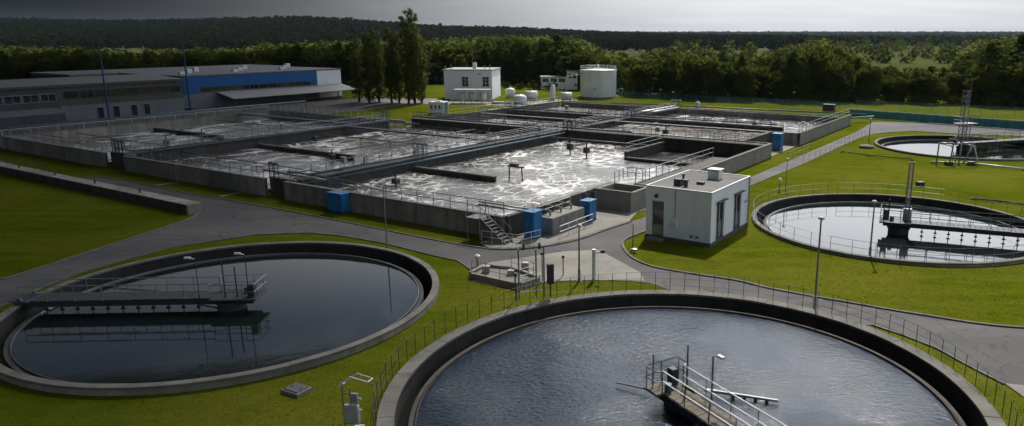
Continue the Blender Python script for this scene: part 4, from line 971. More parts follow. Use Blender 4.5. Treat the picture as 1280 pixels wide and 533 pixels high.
# low channel wall beside the shaded lawn
t = gthing('channel_wall', 'low concrete channel wall along the shaded lawn', 'wall', -125, -9.1)
n = 19; w = 96.2/n; pm = MB().bbox(0.01, w-0.01, 0, 0.3, -0.3, 0.85, 0.02).mesh('panel', 'concrete_dark'); cm = MB().bbox(0.01, w-0.01, -0.06, 1.3, 0.855, 0.93, 0.02).mesh('cover_slab', 'concrete')
pm2 = MB().box(0.01, w-0.01, 1.0, 1.24, -0.3, 0.85).mesh('back_panel', 'concrete_dark')
for i in range(n):
    link('panel', pm, t, (i*w, 0, 0)); link('back_panel', pm2, t, (i*w, 0, 0)); link('cover_slab', cm, t, (i*w, 0, 0))
MB().box(96.2, 96.5, -0.05, 1.25, -0.3, 0.9).build('end_wall', 'concrete', t)
for k in range(4): MB().cyl((60+k*9, 0.6, 0.93), (60+k*9, 0.6, 1.35), 0.1, 0.1, 8).build('vent_pipe', 'steel_dark', t)
railing('railing on the shaded channel wall', [(*W(-100, -8.3), 0.93), (*W(-58, -8.3), 0.93)], mat='steel_dark')
# more gear on and beside the basins
for lab, pts, r, m in (('grey feed pipe on the front corner of the middle basin', [(-33, 2.2, 2.1), (-29, 2.2, 2.1), (-29, 5, 2.1)], 0.12, 'rail_grey'),
                       ('pale bent pipe at the front of the shaded walkway', [(-64, 2.0, 2.1), (-60.5, 2.0, 2.1), (-60.5, 6, 1.2)], 0.12, 'rail_grey'),
                       ('pipe bundle along the cross wall of the brightest basin', [(-25, 51.0, 2.15), (5, 51.0, 2.15)], 0.10, 'rail_grey'),
                       ('pipe on the rear cross wall near the middle', [(-53, 72.0, 2.2), (1, 72.0, 2.2)], 0.12, 'pipe_blue'),
                       ('pipe along the rear wall below the storage tank', [(-54, 91.2, 2.1), (5, 91.2, 2.1)], 0.10, 'rail_grey'),
                       ('riser pipe against the side wall of the rear basins', [(-54.4, 52, 2.1), (-54.4, 90, 2.1)], 0.14, 'rail_grey'),
                       ('low pipe crossing the brown basin towards the lane', [(-20, 52, 1.4), (-20, 71, 1.4)], 0.09, 'rail_grey'),
                       ('low pipe down the middle of the middle basin', [(-43, 21, 1.0), (-43, 49, 1.0)], 0.08, 'rail_grey'),
                       ('low pipe down the middle of the shaded basin', [(-75, 23, 1.0), (-75, 44, 1.0)], 0.08, 'rail_grey')):
    pipe(lab, pts, r, m, 6)
for lab, u, v in (('mixer post in the middle basin near the long walkway', -30.5, 14.0), ('mixer post in the middle basin beside the shaded walkway', -56.0, 27.0), ('mixer post in the bright basin near the front wall', -20.0, 9.0),
                  ('mixer post in the rear left basin', -40.0, 80.0), ('mixer post in the rear basin near the fence', -6.0, 81.0), ('mixer post in the left brown basin', -44.0, 58.0), ('mixer post in the shaded basin near its front wall', -70.0, 12.0)):
    mixer(lab, u, v, 1.7)
for lab, u, v, z, r in (('control box on the long walkway near its front end', -26.9, 8.0, WT, 0), ('control box on the long walkway near the cross wall', -26.1, 44.0, WT, 0), ('control box on the shaded walkway', -59.6, 24.0, WT, 0), ('control box on the broad cross wall', -10.0, 51.2, WT, 0), ('control box on the rear cross wall', -40.0, 72.1, WT, 0)):
    t = gthing('control_box', lab, 'control box', u, v, z, 'walkway control boxes')
    MB().cyl((0, 0, 0), (0, 0, 0.7), 0.04, 0.04, 6).build('post', 'steel', t); b_ = MB().bbox(-0.3, 0.3, -0.15, 0.15, 0.7, 1.35, 0.02).build('body', 'instrument_grey', t)
    MB().bbox(-0.26, 0.26, -0.17, -0.15, 0.74, 1.3, 0.005).build('door', 'instrument_grey', b_); MB().box(-0.38, 0.38, -0.25, 0.2, 1.36, 1.39).build('rain_hood', 'steel', t)
# ================================================================ BUILDINGS BEHIND
def windows(parent, x, ys, z0, z1, side=-1, mat='window_glass', frame='grey_wall', depth=0.05):
    """row of windows on a wall in the plane x; ys = list of (y0, y1)"""
    for a, b in ys:
        o = MB().box(x-0.03, x+0.03, a, b, z0, z1).build('window', mat, parent)
        xo = x + side*0.0; f = MB()
        lo, hi = (xo+0.03, xo+0.08)
        f.box(lo, hi, a-0.05, a+0.05, z0-0.05, z1+0.05).box(lo, hi, b-0.05, b+0.05, z0-0.05, z1+0.05).box(lo, hi, a+0.05, b-0.05, z0-0.05, z0+0.05).box(lo, hi, a+0.05, b-0.05, z1-0.05, z1+0.05)
        f.box(lo, hi-0.01, (a+b)/2-0.03, (a+b)/2+0.03, z0+0.05, z1-0.05)
        f.build('frame', frame, o)
# long shed (facade on u = -122.6, looks towards +u)
t = gthing('long_shed', 'long low grey and beige shed at the dark edge of the yard', 'building', -122.6, -12)
MB().box(-24, 0, 0, 33.0, 0, 2.6).box(-24, -0.03, 0, 33.0, 2.6, 6.6).build('wall', 'hall_grey_shaded', t)
MB().box(-24, 0, 33.01, 57.2, 0, 3.0).build('lower_wall', 'hall_cladding_shaded', t)
MB().box(-24, -0.03, 33.01, 57.2, 3.0, 6.6).build('upper_wall', 'hall_beige_shaded', t)
MB().box(-24.3, 0.25, -0.3, 57.4, 6.6, 7.1).build('roof_edge', 'hall_grey_shaded', t)
MB().add([(-24.2, -0.2, 7.11), (0.15, -0.2, 7.11), (0.15, 57.3, 7.11), (-24.2, 57.3, 7.11), (-12, -0.2, 7.9), (-12, 57.3, 7.9)], [(0, 4, 5, 3), (4, 1, 2, 5), (0, 1, 4), (2, 3, 5)]).build('roof', 'hall_roof_shaded', t)
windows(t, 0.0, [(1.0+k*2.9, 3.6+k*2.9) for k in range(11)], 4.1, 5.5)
windows(t, 0.0, [(34.0+k*2.9, 36.5+k*2.9) for k in range(8)], 4.4, 5.8, frame='hall_grey_shaded')
for a in (39.5, 42.5, 46.0, 48.6):
    d = MB().box(-0.02, 0.05, a, a+1.2, 0, 2.3).build('door', 'window_glass', t)
    MB().box(0.05, 0.09, a-0.08, a, 0, 2.38).box(0.05, 0.09, a+1.2, a+1.28, 0, 2.38).box(0.05, 0.09, a, a+1.2, 2.3, 2.38).build('frame', 'grey_wall', d)
MB().box(-0.02, 0.06, 7.2, 12.0, 0, 3.4).build('loading_door', 'steel_dark', t)
MB().add([(0.03, 12.4, 2.9), (0.03, 32.5, 2.9), (3.2, 32.5, 2.1), (3.2, 12.4, 2.1), (0.03, 12.4, 2.8), (0.03, 32.5, 2.8), (3.2, 32.5, 2.0), (3.2, 12.4, 2.0)], [(0, 3, 2, 1), (4, 5, 6, 7), (3, 7, 6, 2), (0, 4, 7, 3), (1, 2, 6, 5)]).build('lean_to_roof', 'hall_roof_shaded', t)
MB().box(3.0, 3.15, 12.5, 32.4, 0, 1.98).build('lean_to_wall', 'hall_grey_shaded', t)
# blue banded hall
t = gthing('blue_hall', 'flat hall with bright blue band above its windows and a canopy', 'building', -126, 47)
MB().box(-26, 0, 0, 44, 0, 3.7).build('lower_wall', 'hall_cladding_shaded', t)
MB().box(-26, -0.02, 0, 44, 3.7, 7.3).build('upper_wall', 'hall_cladding_shaded', t)
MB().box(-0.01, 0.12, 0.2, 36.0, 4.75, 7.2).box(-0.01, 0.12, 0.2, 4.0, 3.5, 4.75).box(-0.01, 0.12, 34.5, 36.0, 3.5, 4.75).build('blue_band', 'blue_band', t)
windows(t, 0.02, [(4.3+k*2.5, 6.5+k*2.5) for k in range(12)], 3.75, 4.65, frame='hall_grey_shaded')
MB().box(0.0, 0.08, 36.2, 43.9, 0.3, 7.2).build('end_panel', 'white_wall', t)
MB().box(-26.2, 0.2, -0.1, 44.2, 7.3, 7.55).build('roof', 'hall_roof_shaded', t)
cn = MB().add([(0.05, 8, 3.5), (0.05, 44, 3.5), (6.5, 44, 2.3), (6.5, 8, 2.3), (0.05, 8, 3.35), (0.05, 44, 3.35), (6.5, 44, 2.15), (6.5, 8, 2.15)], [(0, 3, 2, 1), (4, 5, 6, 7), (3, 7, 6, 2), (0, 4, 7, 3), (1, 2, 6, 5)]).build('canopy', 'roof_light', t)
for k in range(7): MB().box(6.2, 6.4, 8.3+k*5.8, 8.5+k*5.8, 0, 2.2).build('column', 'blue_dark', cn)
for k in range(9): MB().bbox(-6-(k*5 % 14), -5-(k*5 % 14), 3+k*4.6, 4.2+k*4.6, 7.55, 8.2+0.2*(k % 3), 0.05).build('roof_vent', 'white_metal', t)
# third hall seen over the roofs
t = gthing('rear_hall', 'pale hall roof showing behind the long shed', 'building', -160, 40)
MB().box(-20, 0, 0, 60, 0, 6.8).build('wall', 'hall_beige_shaded', t); MB().box(-20.3, 0.3, -0.3, 60.3, 6.8, 7.2).build('roof', 'hall_roof_shaded', t)
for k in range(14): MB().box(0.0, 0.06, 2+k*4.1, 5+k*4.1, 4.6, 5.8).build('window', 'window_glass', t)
# pipe rack along the yard
for lab, v0, u0, u1, z in (('long pale pipe on posts behind the shaded basin', 47.5, -92, -58, 1.6), ('second long pipe on posts behind the shaded basin', 49.0, -92, -56, 1.1)):
    x, y = W(u0, v0); t = thing('rack_pipe', lab, 'pipe', (x, y, 0), TH, 'pipes on posts')
    MB().tube([(0, 0, z), (u1-u0, 0, z)], 0.16, 8).build('pipe_run', 'rail_grey', t, True)
    for k in range(7): MB().box(k*(u1-u0)/6-0.06, k*(u1-u0)/6+0.06, -0.06, 0.06, 0, z-0.14).build('support', 'steel_dark', t)
for lab, u0, v0, v1, z in (('dark pipe on posts along the yard of the long shed', -95.5, -4, 46, 1.3), ('pale pipe on posts nearest the long shed', -101, 5, 60, 2.2)):
    x, y = W(u0, v0); t = thing('rack_pipe', lab, 'pipe', (x, y, 0), TH, 'pipes on posts')
    MB().tube([(0, 0, z), (0, v1-v0, z)], 0.14, 8).build('pipe_run', 'pipe_blue', t, True)
    for k in range(9): MB().box(-0.06, 0.06, k*(v1-v0)/8-0.06, k*(v1-v0)/8+0.06, 0, z-0.12).build('support', 'steel_dark', t)
# two tall blue posts in front of the halls
for lab, q, h in (('tall blue post in front of the long shed', (137, 150), 13.5), ('tall blue post at the corner of the blue hall', (238, 138), 13.5)):
    x, y = G(*q); t = thing('blue_post', lab, 'post', (x, y, 0), 0, 'tall blue posts')
    MB().cyl((0, 0, 0), (0, 0, h), 0.18, 0.14, 12).build('shaft', 'blue_dark', t)
    MB().box(-0.8, 0.8, -0.8, 0.8, 0, 0.4).build('base', 'blue_dark', t); MB().cyl((0, 0, h), (0, 0, h+1.8), 0.05, 0.04, 6).build('rod', 'blue_paint', t)
# white two storey service building
x, y = G(556, 124); t = thing('service_building', 'white two storey service building in front of the trees', 'building', (x, y, 0), R(-4))
w, dp, h = 12.6, 12, 7.4
MB().box(0, w, 0, dp, 0, h).build('wall', 'white_wall', t); MB().box(-0.25, w+0.25, -0.25, dp+0.25, h, h+0.25).build('roof', 'roof_light', t)
for a in (4.8, 10.2):
    o = MB().box(a, a+1.6, -0.04, 0.02, 3.3, 5.7).build('window', 'window_glass', t)
    f = MB().box(a-0.08, a, -0.1, -0.04, 3.22, 5.78).box(a+1.6, a+1.68, -0.1, -0.04, 3.22, 5.78).box(a, a+1.6, -0.1, -0.04, 5.7, 5.78).box(a, a+1.6, -0.1, -0.04, 3.22, 3.3)
    f.box(a+0.76, a+0.84, -0.09, -0.04, 3.3, 5.7).box(a, a+0.76, -0.09, -0.04, 4.1, 4.16).box(a+0.84, a+1.6, -0.09, -0.04, 4.1, 4.16).box(a, a+0.76, -0.09, -0.04, 4.95, 5.01).box(a+0.84, a+1.6, -0.09, -0.04, 4.95, 5.01)
    f.build('frame', 'white_metal', o)
MB().box(9.0, 9.9, -0.04, 0.0, 6.3, 6.6).build('sign_plate', 'grey_wall', t)
MB().bbox(6.8, 7.7, 4, 4.9, h+0.25, h+1.8, 0.05).build('chimney', 'white_metal', t)
for k, (a, b) in enumerate(((0.3, 0.5), (12.1, 0.5), (10.2, 3), (1.5, 2))): MB().cyl((a, b, h+0.25), (a, b, h+1.1+0.3*(k % 2)), 0.12, 0.12, 8).build('vent_pipe', 'steel', t)
MB().box(-0.02, 0.0, 3, 8, 3.2, 5.6).build('side_window', 'window_glass', t)
# canopy with filter vessels in front of it
x, y = G(566, 130); t = thing('filter_station', 'pipe rack with round vessels in front of the white service building', 'machinery', (x, y, 0), R(-4))
MB().bbox(0, 9.0, 0, 3.5, 3.3, 3.42, 0.02).build('roof', 'roof_light', t)
for a in (0.1, 3, 6, 8.9):
    for b in (0.1, 3.4): MB().cyl((a, b, 0), (a, b, 3.3), 0.06, 0.06, 6).build('column', 'steel', t)
for k in range(3):
    v_ = MB().lathe([(0.02, 0.5), (0.6, 0.6), (0.85, 1.0), (0.85, 2.2), (0.6, 2.65), (0.02, 2.8)], 20, cx=1.9+k*2.6, cy=1.6).build('vessel', 'white_metal', t, True)
    for a in range(3): MB().cyl((1.9+k*2.6+0.6*math.cos(a*2.1), 1.6+0.6*math.sin(a*2.1), 0), (1.9+k*2.6+0.6*math.cos(a*2.1), 1.6+0.6*math.sin(a*2.1), 0.8), 0.05, 0.05, 6).build('leg', 'steel', v_)
MB().tube([(-1, 1.6, 0.8), (10, 1.6, 0.8)], 0.15, 8).build('pipe_run', 'steel', t)
MB().bbox(9.6, 14, -0.5, 3.0, 0, 0.5, 0.05).build('base_slab', 'concrete_light', t)
# white container
x, y = G(536, 143); t = thing('container', 'small white container cabin beside the rear basins', 'container', (x, y, 0), R(-12))
MB().bbox(0, 3.4, 0, 2.6, 0.15, 2.6, 0.04).build('body', 'white_metal', t)
MB().box(3.4, 3.45, 0.3, 2.3, 0.2, 2.4).build('door', 'pipe_blue', t); MB().box(0.1, 3.3, 0.1, 2.5, 0, 0.15).build('skid', 'steel_dark', t)
for a in (0.5, 1.4, 2.3): MB().box(a, a+0.35, -0.03, 0.0, 1.2, 1.9).build('window', 'window_glass', t)
MB().bbox(1.2, 2.4, 0.8, 1.8, 2.6, 2.85, 0.04).build('roof_hatch', 'white_metal', t)
# storage tank
x, y = 2.75, 204.0; t = thing('storage_tank', 'tall white cylindrical storage tank before the trees', 'tank', (x, y, 0))
for k in range(4): MB().lathe([(4.85+0.006*(k % 2), k*1.80), (4.85+0.006*(k % 2), (k+1)*1.80-0.015)], 64).build('shell_ring', 'white_metal', t, True)
MB().lathe([(4.83, 0), (4.83, 7.18)], 64).build('inner_shell', 'white_metal', t)
MB().lathe([(0.02, 7.65), (2.5, 7.45), (4.95, 7.2), (4.95, 7.1)], 64).build('roof', 'white_metal', t, True)
MB().lathe([(4.86, 0.0), (5.2, 0.0), (5.2, 0.3), (4.86, 0.3)], 48).build('base', 'concrete_light', t)
rails(t, [(4.8*math.cos(a), 4.8*math.sin(a), 7.15) for a in np.linspace(0, 2*math.pi, 33)], 1.1, 1.2, 'rail_white', 0.03, (1.0, 0.5), 0.03)
MB().cyl((0, -0.2, 7.4), (0, -0.2, 8.7), 0.2, 0.2, 10).build('vent', 'white_metal', t)
MB().cyl((-1.0, -4.86, 2.6), (-1.0, -4.95, 2.6), 0.18, 0.18, 10).build('nozzle', 'steel_dark', t)
MB().tube([(-4.7, -1.3, 6.0), (-6.2, -2.0, 6.0), (-8.5, -2.4, 5.6), (-8.5, -2.4, 0)], 0.10, 6).build('pipe_run', 'white_metal', t)
# low grey plant room beside the storage tank
x, y = G(672, 117); t = thing('plant_room', 'low white plant room with dark windows beside the storage tank', 'building', (x, y+16, 0), R(2))
MB().box(0, 8, 0, 5, 0, 3.6).build('wall', 'white_wall', t); MB().box(-0.3, 8.3, -0.3, 5.3, 3.6, 3.9).build('roof', 'roof_light', t)
MB().box(8.01, 11.2, -1.5, 5, 0, 5.4).build('tower', 'white_metal', t); MB().box(7.8, 11.5, -1.8, 5.2, 5.4, 5.7).build('roof', 'roof_light', t)
for k in range(3): MB().box(0.5+k*2.5, 2.4+k*2.5, -0.05, 0.0, 2.2, 3.3).build('window', 'window_glass', t)
for k in range(2): MB().box(8.3+k*1.4, 9.4+k*1.4, -1.55, -1.5, 3.4, 4.8).build('window', 'window_glass', t)
MB().tube([(11.2, 0, 5.2), (13.5, 0, 5.6), (15, 0, 5.6)], 0.45, 10).build('duct', 'white_metal', t, True)
# pale vessels and pumps at the rear corner of the basins
def vessel(label, px, py, r, h, kind=0):
    x, y = G(px, py); t = thing('vessel', label, 'vessel', (x, y, 0), 0, 'pale process vessels')
    if kind == 0: MB().lathe([(0.02, 0), (r, 0), (r, h*0.75), (r*0.7, h*0.92), (0.02, h)], 20).build('shell', 'white_metal', t, True)
    else:
        MB().cyl((-r*1.4, 0, r+0.3), (r*1.4, 0, r+0.3), r, r, 20).build('shell', 'white_metal', t, True)
        for s in (-1, 1): MB().box(s*r-0.1, s*r+0.1, -r*0.7, r*0.7, 0, 0.6).build('saddle', 'steel', t)
    MB().cyl((0, 0, h*0.9), (0, 0, h*1.2), 0.12, 0.12, 8).build('nozzle', 'steel', t)
    MB().tube([(r, 0, h*0.4), (r+0.9, 0, h*0.4), (r+0.9, 0, 0)], 0.09, 6).build('pipe_run', 'steel', t)
vessel('pale vessel at the rear corner of the basins, the widest', 650, 130, 1.6, 2.3)
vessel('pale horizontal vessel behind the rear basins', 664, 126, 1.1, 2.4, 1)
vessel('slim pale column vessel between the service building and storage tank', 691, 126, 0.7, 4.2)
vessel('squat pale vessel near the plant room', 708, 127, 1.0, 2.0, 1)
vessel('grey vessel behind the white service building corner', 638, 122, 1.3, 2.6)
vessel('small pale vessel by the far turquoise pipes', 872, 136, 0.6, 1.6)

# ================================================================ LAMPS AND POLES
def street_lamp(label, q, h, ang=0, head=True, r=0.07):
    x, y = G(*q); t = thing('street_lamp', label, 'lamp', (x, y, 0), R(ang), 'lamp posts')
    MB().cyl((0, 0, 0.0), (0, 0, 0.9), r*1.5, r*1.4, 10).build('base', 'steel', t)
    MB().cyl((0, 0, 0.9), (0, 0, h), r, r*0.7, 10).build('shaft', 'steel', t)
    MB().box(-0.16, 0.16, -0.16, 0.16, 0, 0.04).build('foot_plate', 'steel_dark', t)
    if head:
        hd = MB().cyl((0, 0, h-0.1), (0.12, 0, h+0.04), 0.045, 0.045, 8).build('arm', 'steel', t)
        MB().lathe([(0.02, h+0.18), (0.12, h+0.16), (0.20, h+0.06), (0.20, h+0.02), (0.02, h)], 14, cx=0.02).build('lamp_head', 'lamp_glass', hd, True)
street_lamp('street lamp on the kerb between the largest tank and the lawn', (1018, 388), 5.75)
street_lamp('lamp post at the near rim of the tank beyond the white building', (1087, 322.5), 4.3, 160)
street_lamp('lamp post standing at the rim of the largest tank by the crossing', (724, 352), 3.9)
street_lamp('slender pole between the still dark tank and the road', (484, 309.5), 5.0, 0, False, 0.055)
street_lamp('lamp post on the lawn behind the white building', (982, 237), 3.3, 40, True, 0.05)
street_lamp('lamp post far along the lane by the distant fence', (1086, 178), 3.6, 0, True, 0.06)
street_lamp('short lamp post beside the white building corner', (791, 312), 2.1, 0, False, 0.05)
x, y = G(742.3, 350.5); t = thing('bollard_post', 'thick white post with side arm at the edge of the crossing', 'post', (x, y, 0))
MB().cyl((0, 0, 0), (0, 0, 2.15), 0.13, 0.12, 12).cyl((0, 0, 2.15), (0, 0, 2.22), 0.16, 0.14, 12).build('shaft', 'rail_white', t)
MB().tube([(0, 0, 1.9), (0.55, 0.2, 1.95)], 0.03, 6).box(0.45, 0.75, 0.1, 0.3, 1.9, 2.12).build('side_arm', 'steel_dark', t)
# gate frame and control posts on the rim of the large tank
x, y = G(664, 379); t = thing('tank_gate', 'pale steel gate frame with control box on the rim of the large tank', 'gate', (x, y, 0.3), R(15))
for a, h in ((-0.75, 3.3), (0.85, 3.4), (0.35, 3.2)): MB().cyl((a, 0, 0), (a, 0, h), 0.055, 0.05, 8).build('upright', 'steel', t)
MB().tube([(-0.75, 0, 3.25), (0.85, 0, 3.3)], 0.04, 6).build('cross_bar', 'steel_dark', t)
MB().tube([(-0.75, 0, 1.2), (0.85, 0, 1.5)], 0.035, 6).tube([(-0.75, 0, 0.5), (0.85, 0, 0.5)], 0.03, 6).build('gate_rail', 'rail_white', t)
for k in range(5): MB().cyl((-0.6+k*0.3, 0, 0.5), (-0.6+k*0.3, 0, 1.25+k*0.04), 0.018, 0.018, 5).build('gate_bar', 'rail_white', t)
MB().bbox(1.05, 1.45, -0.2, 0.15, 0.9, 2.2, 0.03).build('control_box', 'steel_dark', t); MB().cyl((1.25, 0, 0), (1.25, 0, 0.9), 0.05, 0.05, 8).build('box_leg', 'steel_dark', t)
for a in (-0.4, 0.6): MB().cyl((a, 0, 3.2), (a, 0.1, 3.55), 0.10, 0.07, 8).build('floodlight', 'steel_dark', t)
# small pole cluster behind the gate
for lab, q, h in (('thin dark pole behind the gate frame on the crossing', (678, 352), 1.9), ('thin dark pole in the grass near the pit', (645, 375), 1.6), ('thin dark pole on the crossing nearest the white post', (704, 345), 1.3)):
    x, y = G(*q); t = thing('marker_pole', lab, 'pole', (x, y, 0), 0, 'thin marker poles')
    MB().cyl((0, 0, 0), (0, 0, h), 0.04, 0.035, 8).build('shaft', 'steel_dark', t); MB().bbox(-0.1, 0.1, -0.08, 0.08, h, h+0.18, 0.02).build('head', 'steel_dark', t)
# concrete pit with railing on the crossing
pit = GP([(587, 347.5), (649, 361.5), (675, 353), (640, 340), (606, 337)])
cxp, cyp = sum(p[0] for p in pit)/5, sum(p[1] for p in pit)/5
t = thing('concrete_pit', 'low concrete pit slab with thin railing by the crossing', 'pit', (cxp, cyp, 0))
loc = [(p[0]-cxp, p[1]-cyp) for p in pit]
MB().prism(loc, 0.0, 0.22).build('slab', 'paving', t)
for a, b in zip(loc, loc[1:]+loc[:1]):
    d = Vector((b[0]-a[0], b[1]-a[1], 0)); k = d.normalized()*0.14
    MB().bar((a[0]+k.x, a[1]+k.y, 0.2), (b[0]-k.x, b[1]-k.y, 0.2), 0.26, 0.42).build('edge', 'concrete', t)
rails(t, [(a*0.93, b*0.93, 0.3) for a, b in loc[:4]], 0.95, 1.3, 'rail_grey', 0.018, (1.0, 0.5), 0.022)
for k, (a, b, h) in enumerate(((-1.6, 0.3, 0.5), (0.2, -0.2, 0.35), (1.1, 0.8, 0.6))): MB().bbox(a, a+0.5, b, b+0.45, 0.22, 0.22+h, 0.03).build('hatch', 'steel', t)
# hydrant like valve at the kerb left of the pit
for lab, q, h in (('pale valve post at the kerb beside the pit', (597, 333), 0.9), ('short valve post on the lawn edge near the white building', (793, 316), 0.35), ('valve post by the rim of the tank beyond the white building', (974, 240), 1.5)):
    x, y = G(*q); t = thing('valve_post', lab, 'valve', (x, y, 0), 0, 'valve posts')
    MB().cyl((0, 0, 0), (0, 0, h*0.75), 0.08, 0.08, 10).build('stem', 'steel', t); MB().lathe([(0.02, h*0.72), (0.2, h*0.75), (0.22, h*0.9), (0.1, h), (0.02, h)], 12).build('cap', 'rail_white', t)
x, y = G(371, 490); t = thing('manhole', 'square concrete manhole cover in the grass near the dark tank', 'manhole', (x, y, 0), R(-28))
MB().bbox(-0.55, 0.55, -0.45, 0.45, -0.1, 0.18, 0.02).build('frame', 'concrete', t); MB().bbox(-0.45, 0.45, -0.36, 0.36, 0.18, 0.23, 0.02).build('cover', 'plinth', t)
for a in (-0.3, 0.3): MB().box(a-0.05, a+0.05, -0.02, 0.02, 0.23, 0.26).build('lifting_eye', 'steel_dark', t)
# instrument stand in the foreground
x, y = G(441, 545); t = thing('instrument_stand', 'pale steel instrument stand with box and open roof frame in foreground grass', 'stand', (x, y, 0), R(-8)); t.scale = (1.1, 1.1, 1.14)
MB().cyl((-0.28, 0, 0), (-0.28, 0, 2.15), 0.035, 0.035, 8).build('post', 'steel', t); MB().cyl((0.02, 0, 0), (0.02, 0, 1.95), 0.03, 0.03, 8).build('post', 'steel', t)
MB().bbox(-0.22, 0.36, -0.16, 0.02, 0.62, 1.30, 0.03).build('instrument_box', 'instrument_grey', t)
MB().bbox(0.06, 0.34, -0.10, 0.03, 1.36, 1.75, 0.02).build('panel', 'grey_wall', t)
MB().tube([(-0.30, -0.25, 2.10), (0.12, -0.1, 2.42), (0.72, 0.1, 2.16)], 0.026, 6).tube([(-0.30, 0.3, 1.98), (0.12, 0.5, 2.28), (0.72, 0.55, 2.1)], 0.024, 6).tube([(-0.30, -0.25, 2.10), (-0.30, 0.3, 1.98)], 0.024, 6).tube([(0.72, 0.1, 2.16), (0.72, 0.55, 2.1)], 0.024, 6).build('roof_frame', 'rail_white', t)
MB().tube([(-0.28, 0, 1.7), (0.02, 0, 1.7)], 0.022, 6).tube([(-0.28, 0, 0.5), (0.3, 0, 0.5)], 0.03, 6).build('brace', 'steel', t)
for z in (0.45, 1.1, 1.55): MB().cyl((0.36, -0.05, z), (0.46, -0.05, z+0.02), 0.04, 0.04, 8).build('cable_gland', 'rail_white', t)
MB().bbox(0.05, 0.4, -0.1, 0.25, 0.30, 0.36, 0.01).build('bracket', 'rail_white', t)
# ground pipes and pipe frames near the farthest tank
def ground_pipe(label, pts, r, mat='steel'):
    P = [(*G(x, y), z) for x, y, z in pts]; t = thing('ground_pipe', label, 'pipe', (P[0][0], P[0][1], 0), 0, 'pipes on the lawn')
    MB().tube([(a-P[0][0], b-P[0][1], c) for a, b, c in P], r, 8).build('pipe_run', mat, t, True)
    for a, b, c in P: MB().box(a-P[0][0]-0.15, a-P[0][0]+0.15, b-P[0][1]-0.1, b-P[0][1]+0.1, 0, c).build('support', 'concrete', t)
ground_pipe('pale pipe on the lawn before the farthest tank, ending at pipe frames', [(1165, 205, 0.25), (1215, 207, 0.25), (1280, 214, 0.25)], 0.13, 'rail_white')
ground_pipe('pale pipe across the lawn towards the lane', [(1052, 191, 0.2), (1085, 195.5, 0.2), (1140, 201, 0.2)], 0.07, 'kerb')
ground_pipe('thin pale pipe at the right edge behind the tank with dark bridge', [(1215, 250, 0.15), (1250, 253, 0.15), (1290, 259, 0.15)], 0.08, 'kerb')
for lab, q, s in (('pipe frame with bent tubes before the farthest tank', (1170, 207), 1), ('second pipe frame nearer the lattice tower', (1198, 207), -1)):
    x, y = G(*q); t = thing('pipe_arch', lab, 'pipes', (x, y, 0), 0, 'bent pipe frames')
    MB().tube([(0, 0, 0), (0.1, 0, 2.9), (2.0*s if s > 0 else 1.6, 0, 2.9), (1.7 if s > 0 else 0.6, 0, 0.2)], 0.10, 8).build('pipe_run', 'steel', t, True)
    MB().tube([(0.4, 0.4, 2.8), (1.9, 0.3, 2.5), (2.6, 0.2, 0.3)], 0.08, 8).build('brace', 'rail_white', t, True)
    MB().bbox(1.2, 2.1, -0.3, 0.4, 0, 0.5, 0.04).build('valve_box', 'steel_dark', t)
# lawn boxes
x, y = G(1150, 233); t = thing('lawn_box', 'small black box lying on the lawn behind the dark bridge', 'box', (x, y, 0), R(20))
MB().bbox(-0.35, 0.35, -0.3, 0.3, 0, 0.45, 0.03).build('body', 'steel_dark', t); MB().bbox(-0.38, 0.38, -0.33, 0.33, 0.45, 0.52, 0.02).build('lid', 'steel_dark', t)
x, y = G(1083, 185); t = thing('concrete_cover', 'round pale concrete cover beside the lane', 'manhole', (x, y, 0))
MB().lathe([(0.02, 0.35), (1.0, 0.35), (1.05, 0.3), (1.05, -0.1)], 24).build('ring', 'coping', t); MB().lathe([(0.02, 0.42), (0.5, 0.42), (0.5, 0.35)], 18).build('lid', 'concrete_light', t)
x, y = G(1036, 139); t = thing('storage_box', 'dark green storage box behind the basins', 'box', (x, y, 0), TH)
MB().bbox(-1.2, 1.2, -0.8, 0.8, 0.1, 1.4, 0.05).build('body', 'steel_dark', t); MB().box(-1.1, 1.1, -0.7, 0.7, 0, 0.1).build('skid', 'rust', t); MB().bbox(-1.3, 1.3, -0.9, 0.9, 1.4, 1.5, 0.03).build('lid', 'steel_dark', t)

# ================================================================ FENCES
def panel_fence(label, a, b, h, step, mat, z=0.1):
    a, b = np.array(a), np.array(b); L = np.hypot(*(b-a)); t = thing('panel_fence', label, 'fence', (a[0], a[1], 0), math.atan2(*(b-a)[::-1]))
    n = round(L/step); w = L/n; pm = MB().bbox(0.04, w-0.04, -0.03, 0.03, z, h, 0.01).mesh('panel', mat); ps = MB().box(-0.05, 0.05, -0.08, 0.08, 0, h+0.08).mesh('post', 'pipe_blue')
    for i in range(n): link('panel', pm, t, (i*w, 0, 0)); link('post', ps, t, (i*w, 0, 0))
    link('post', ps, t, (L, 0, 0)); MB().box(0, L, -0.06, 0.06, h+0.08, h+0.14).build('top_rail', 'teal_paint', t)
fa, fb = np.array(G(1062, 146.5)), np.array(G(1284, 163.5))
panel_fence('low turquoise panel fence along the far cross road', fa, fb+(fb-fa)*0.12, 1.55, 2.4, 'teal_paint')
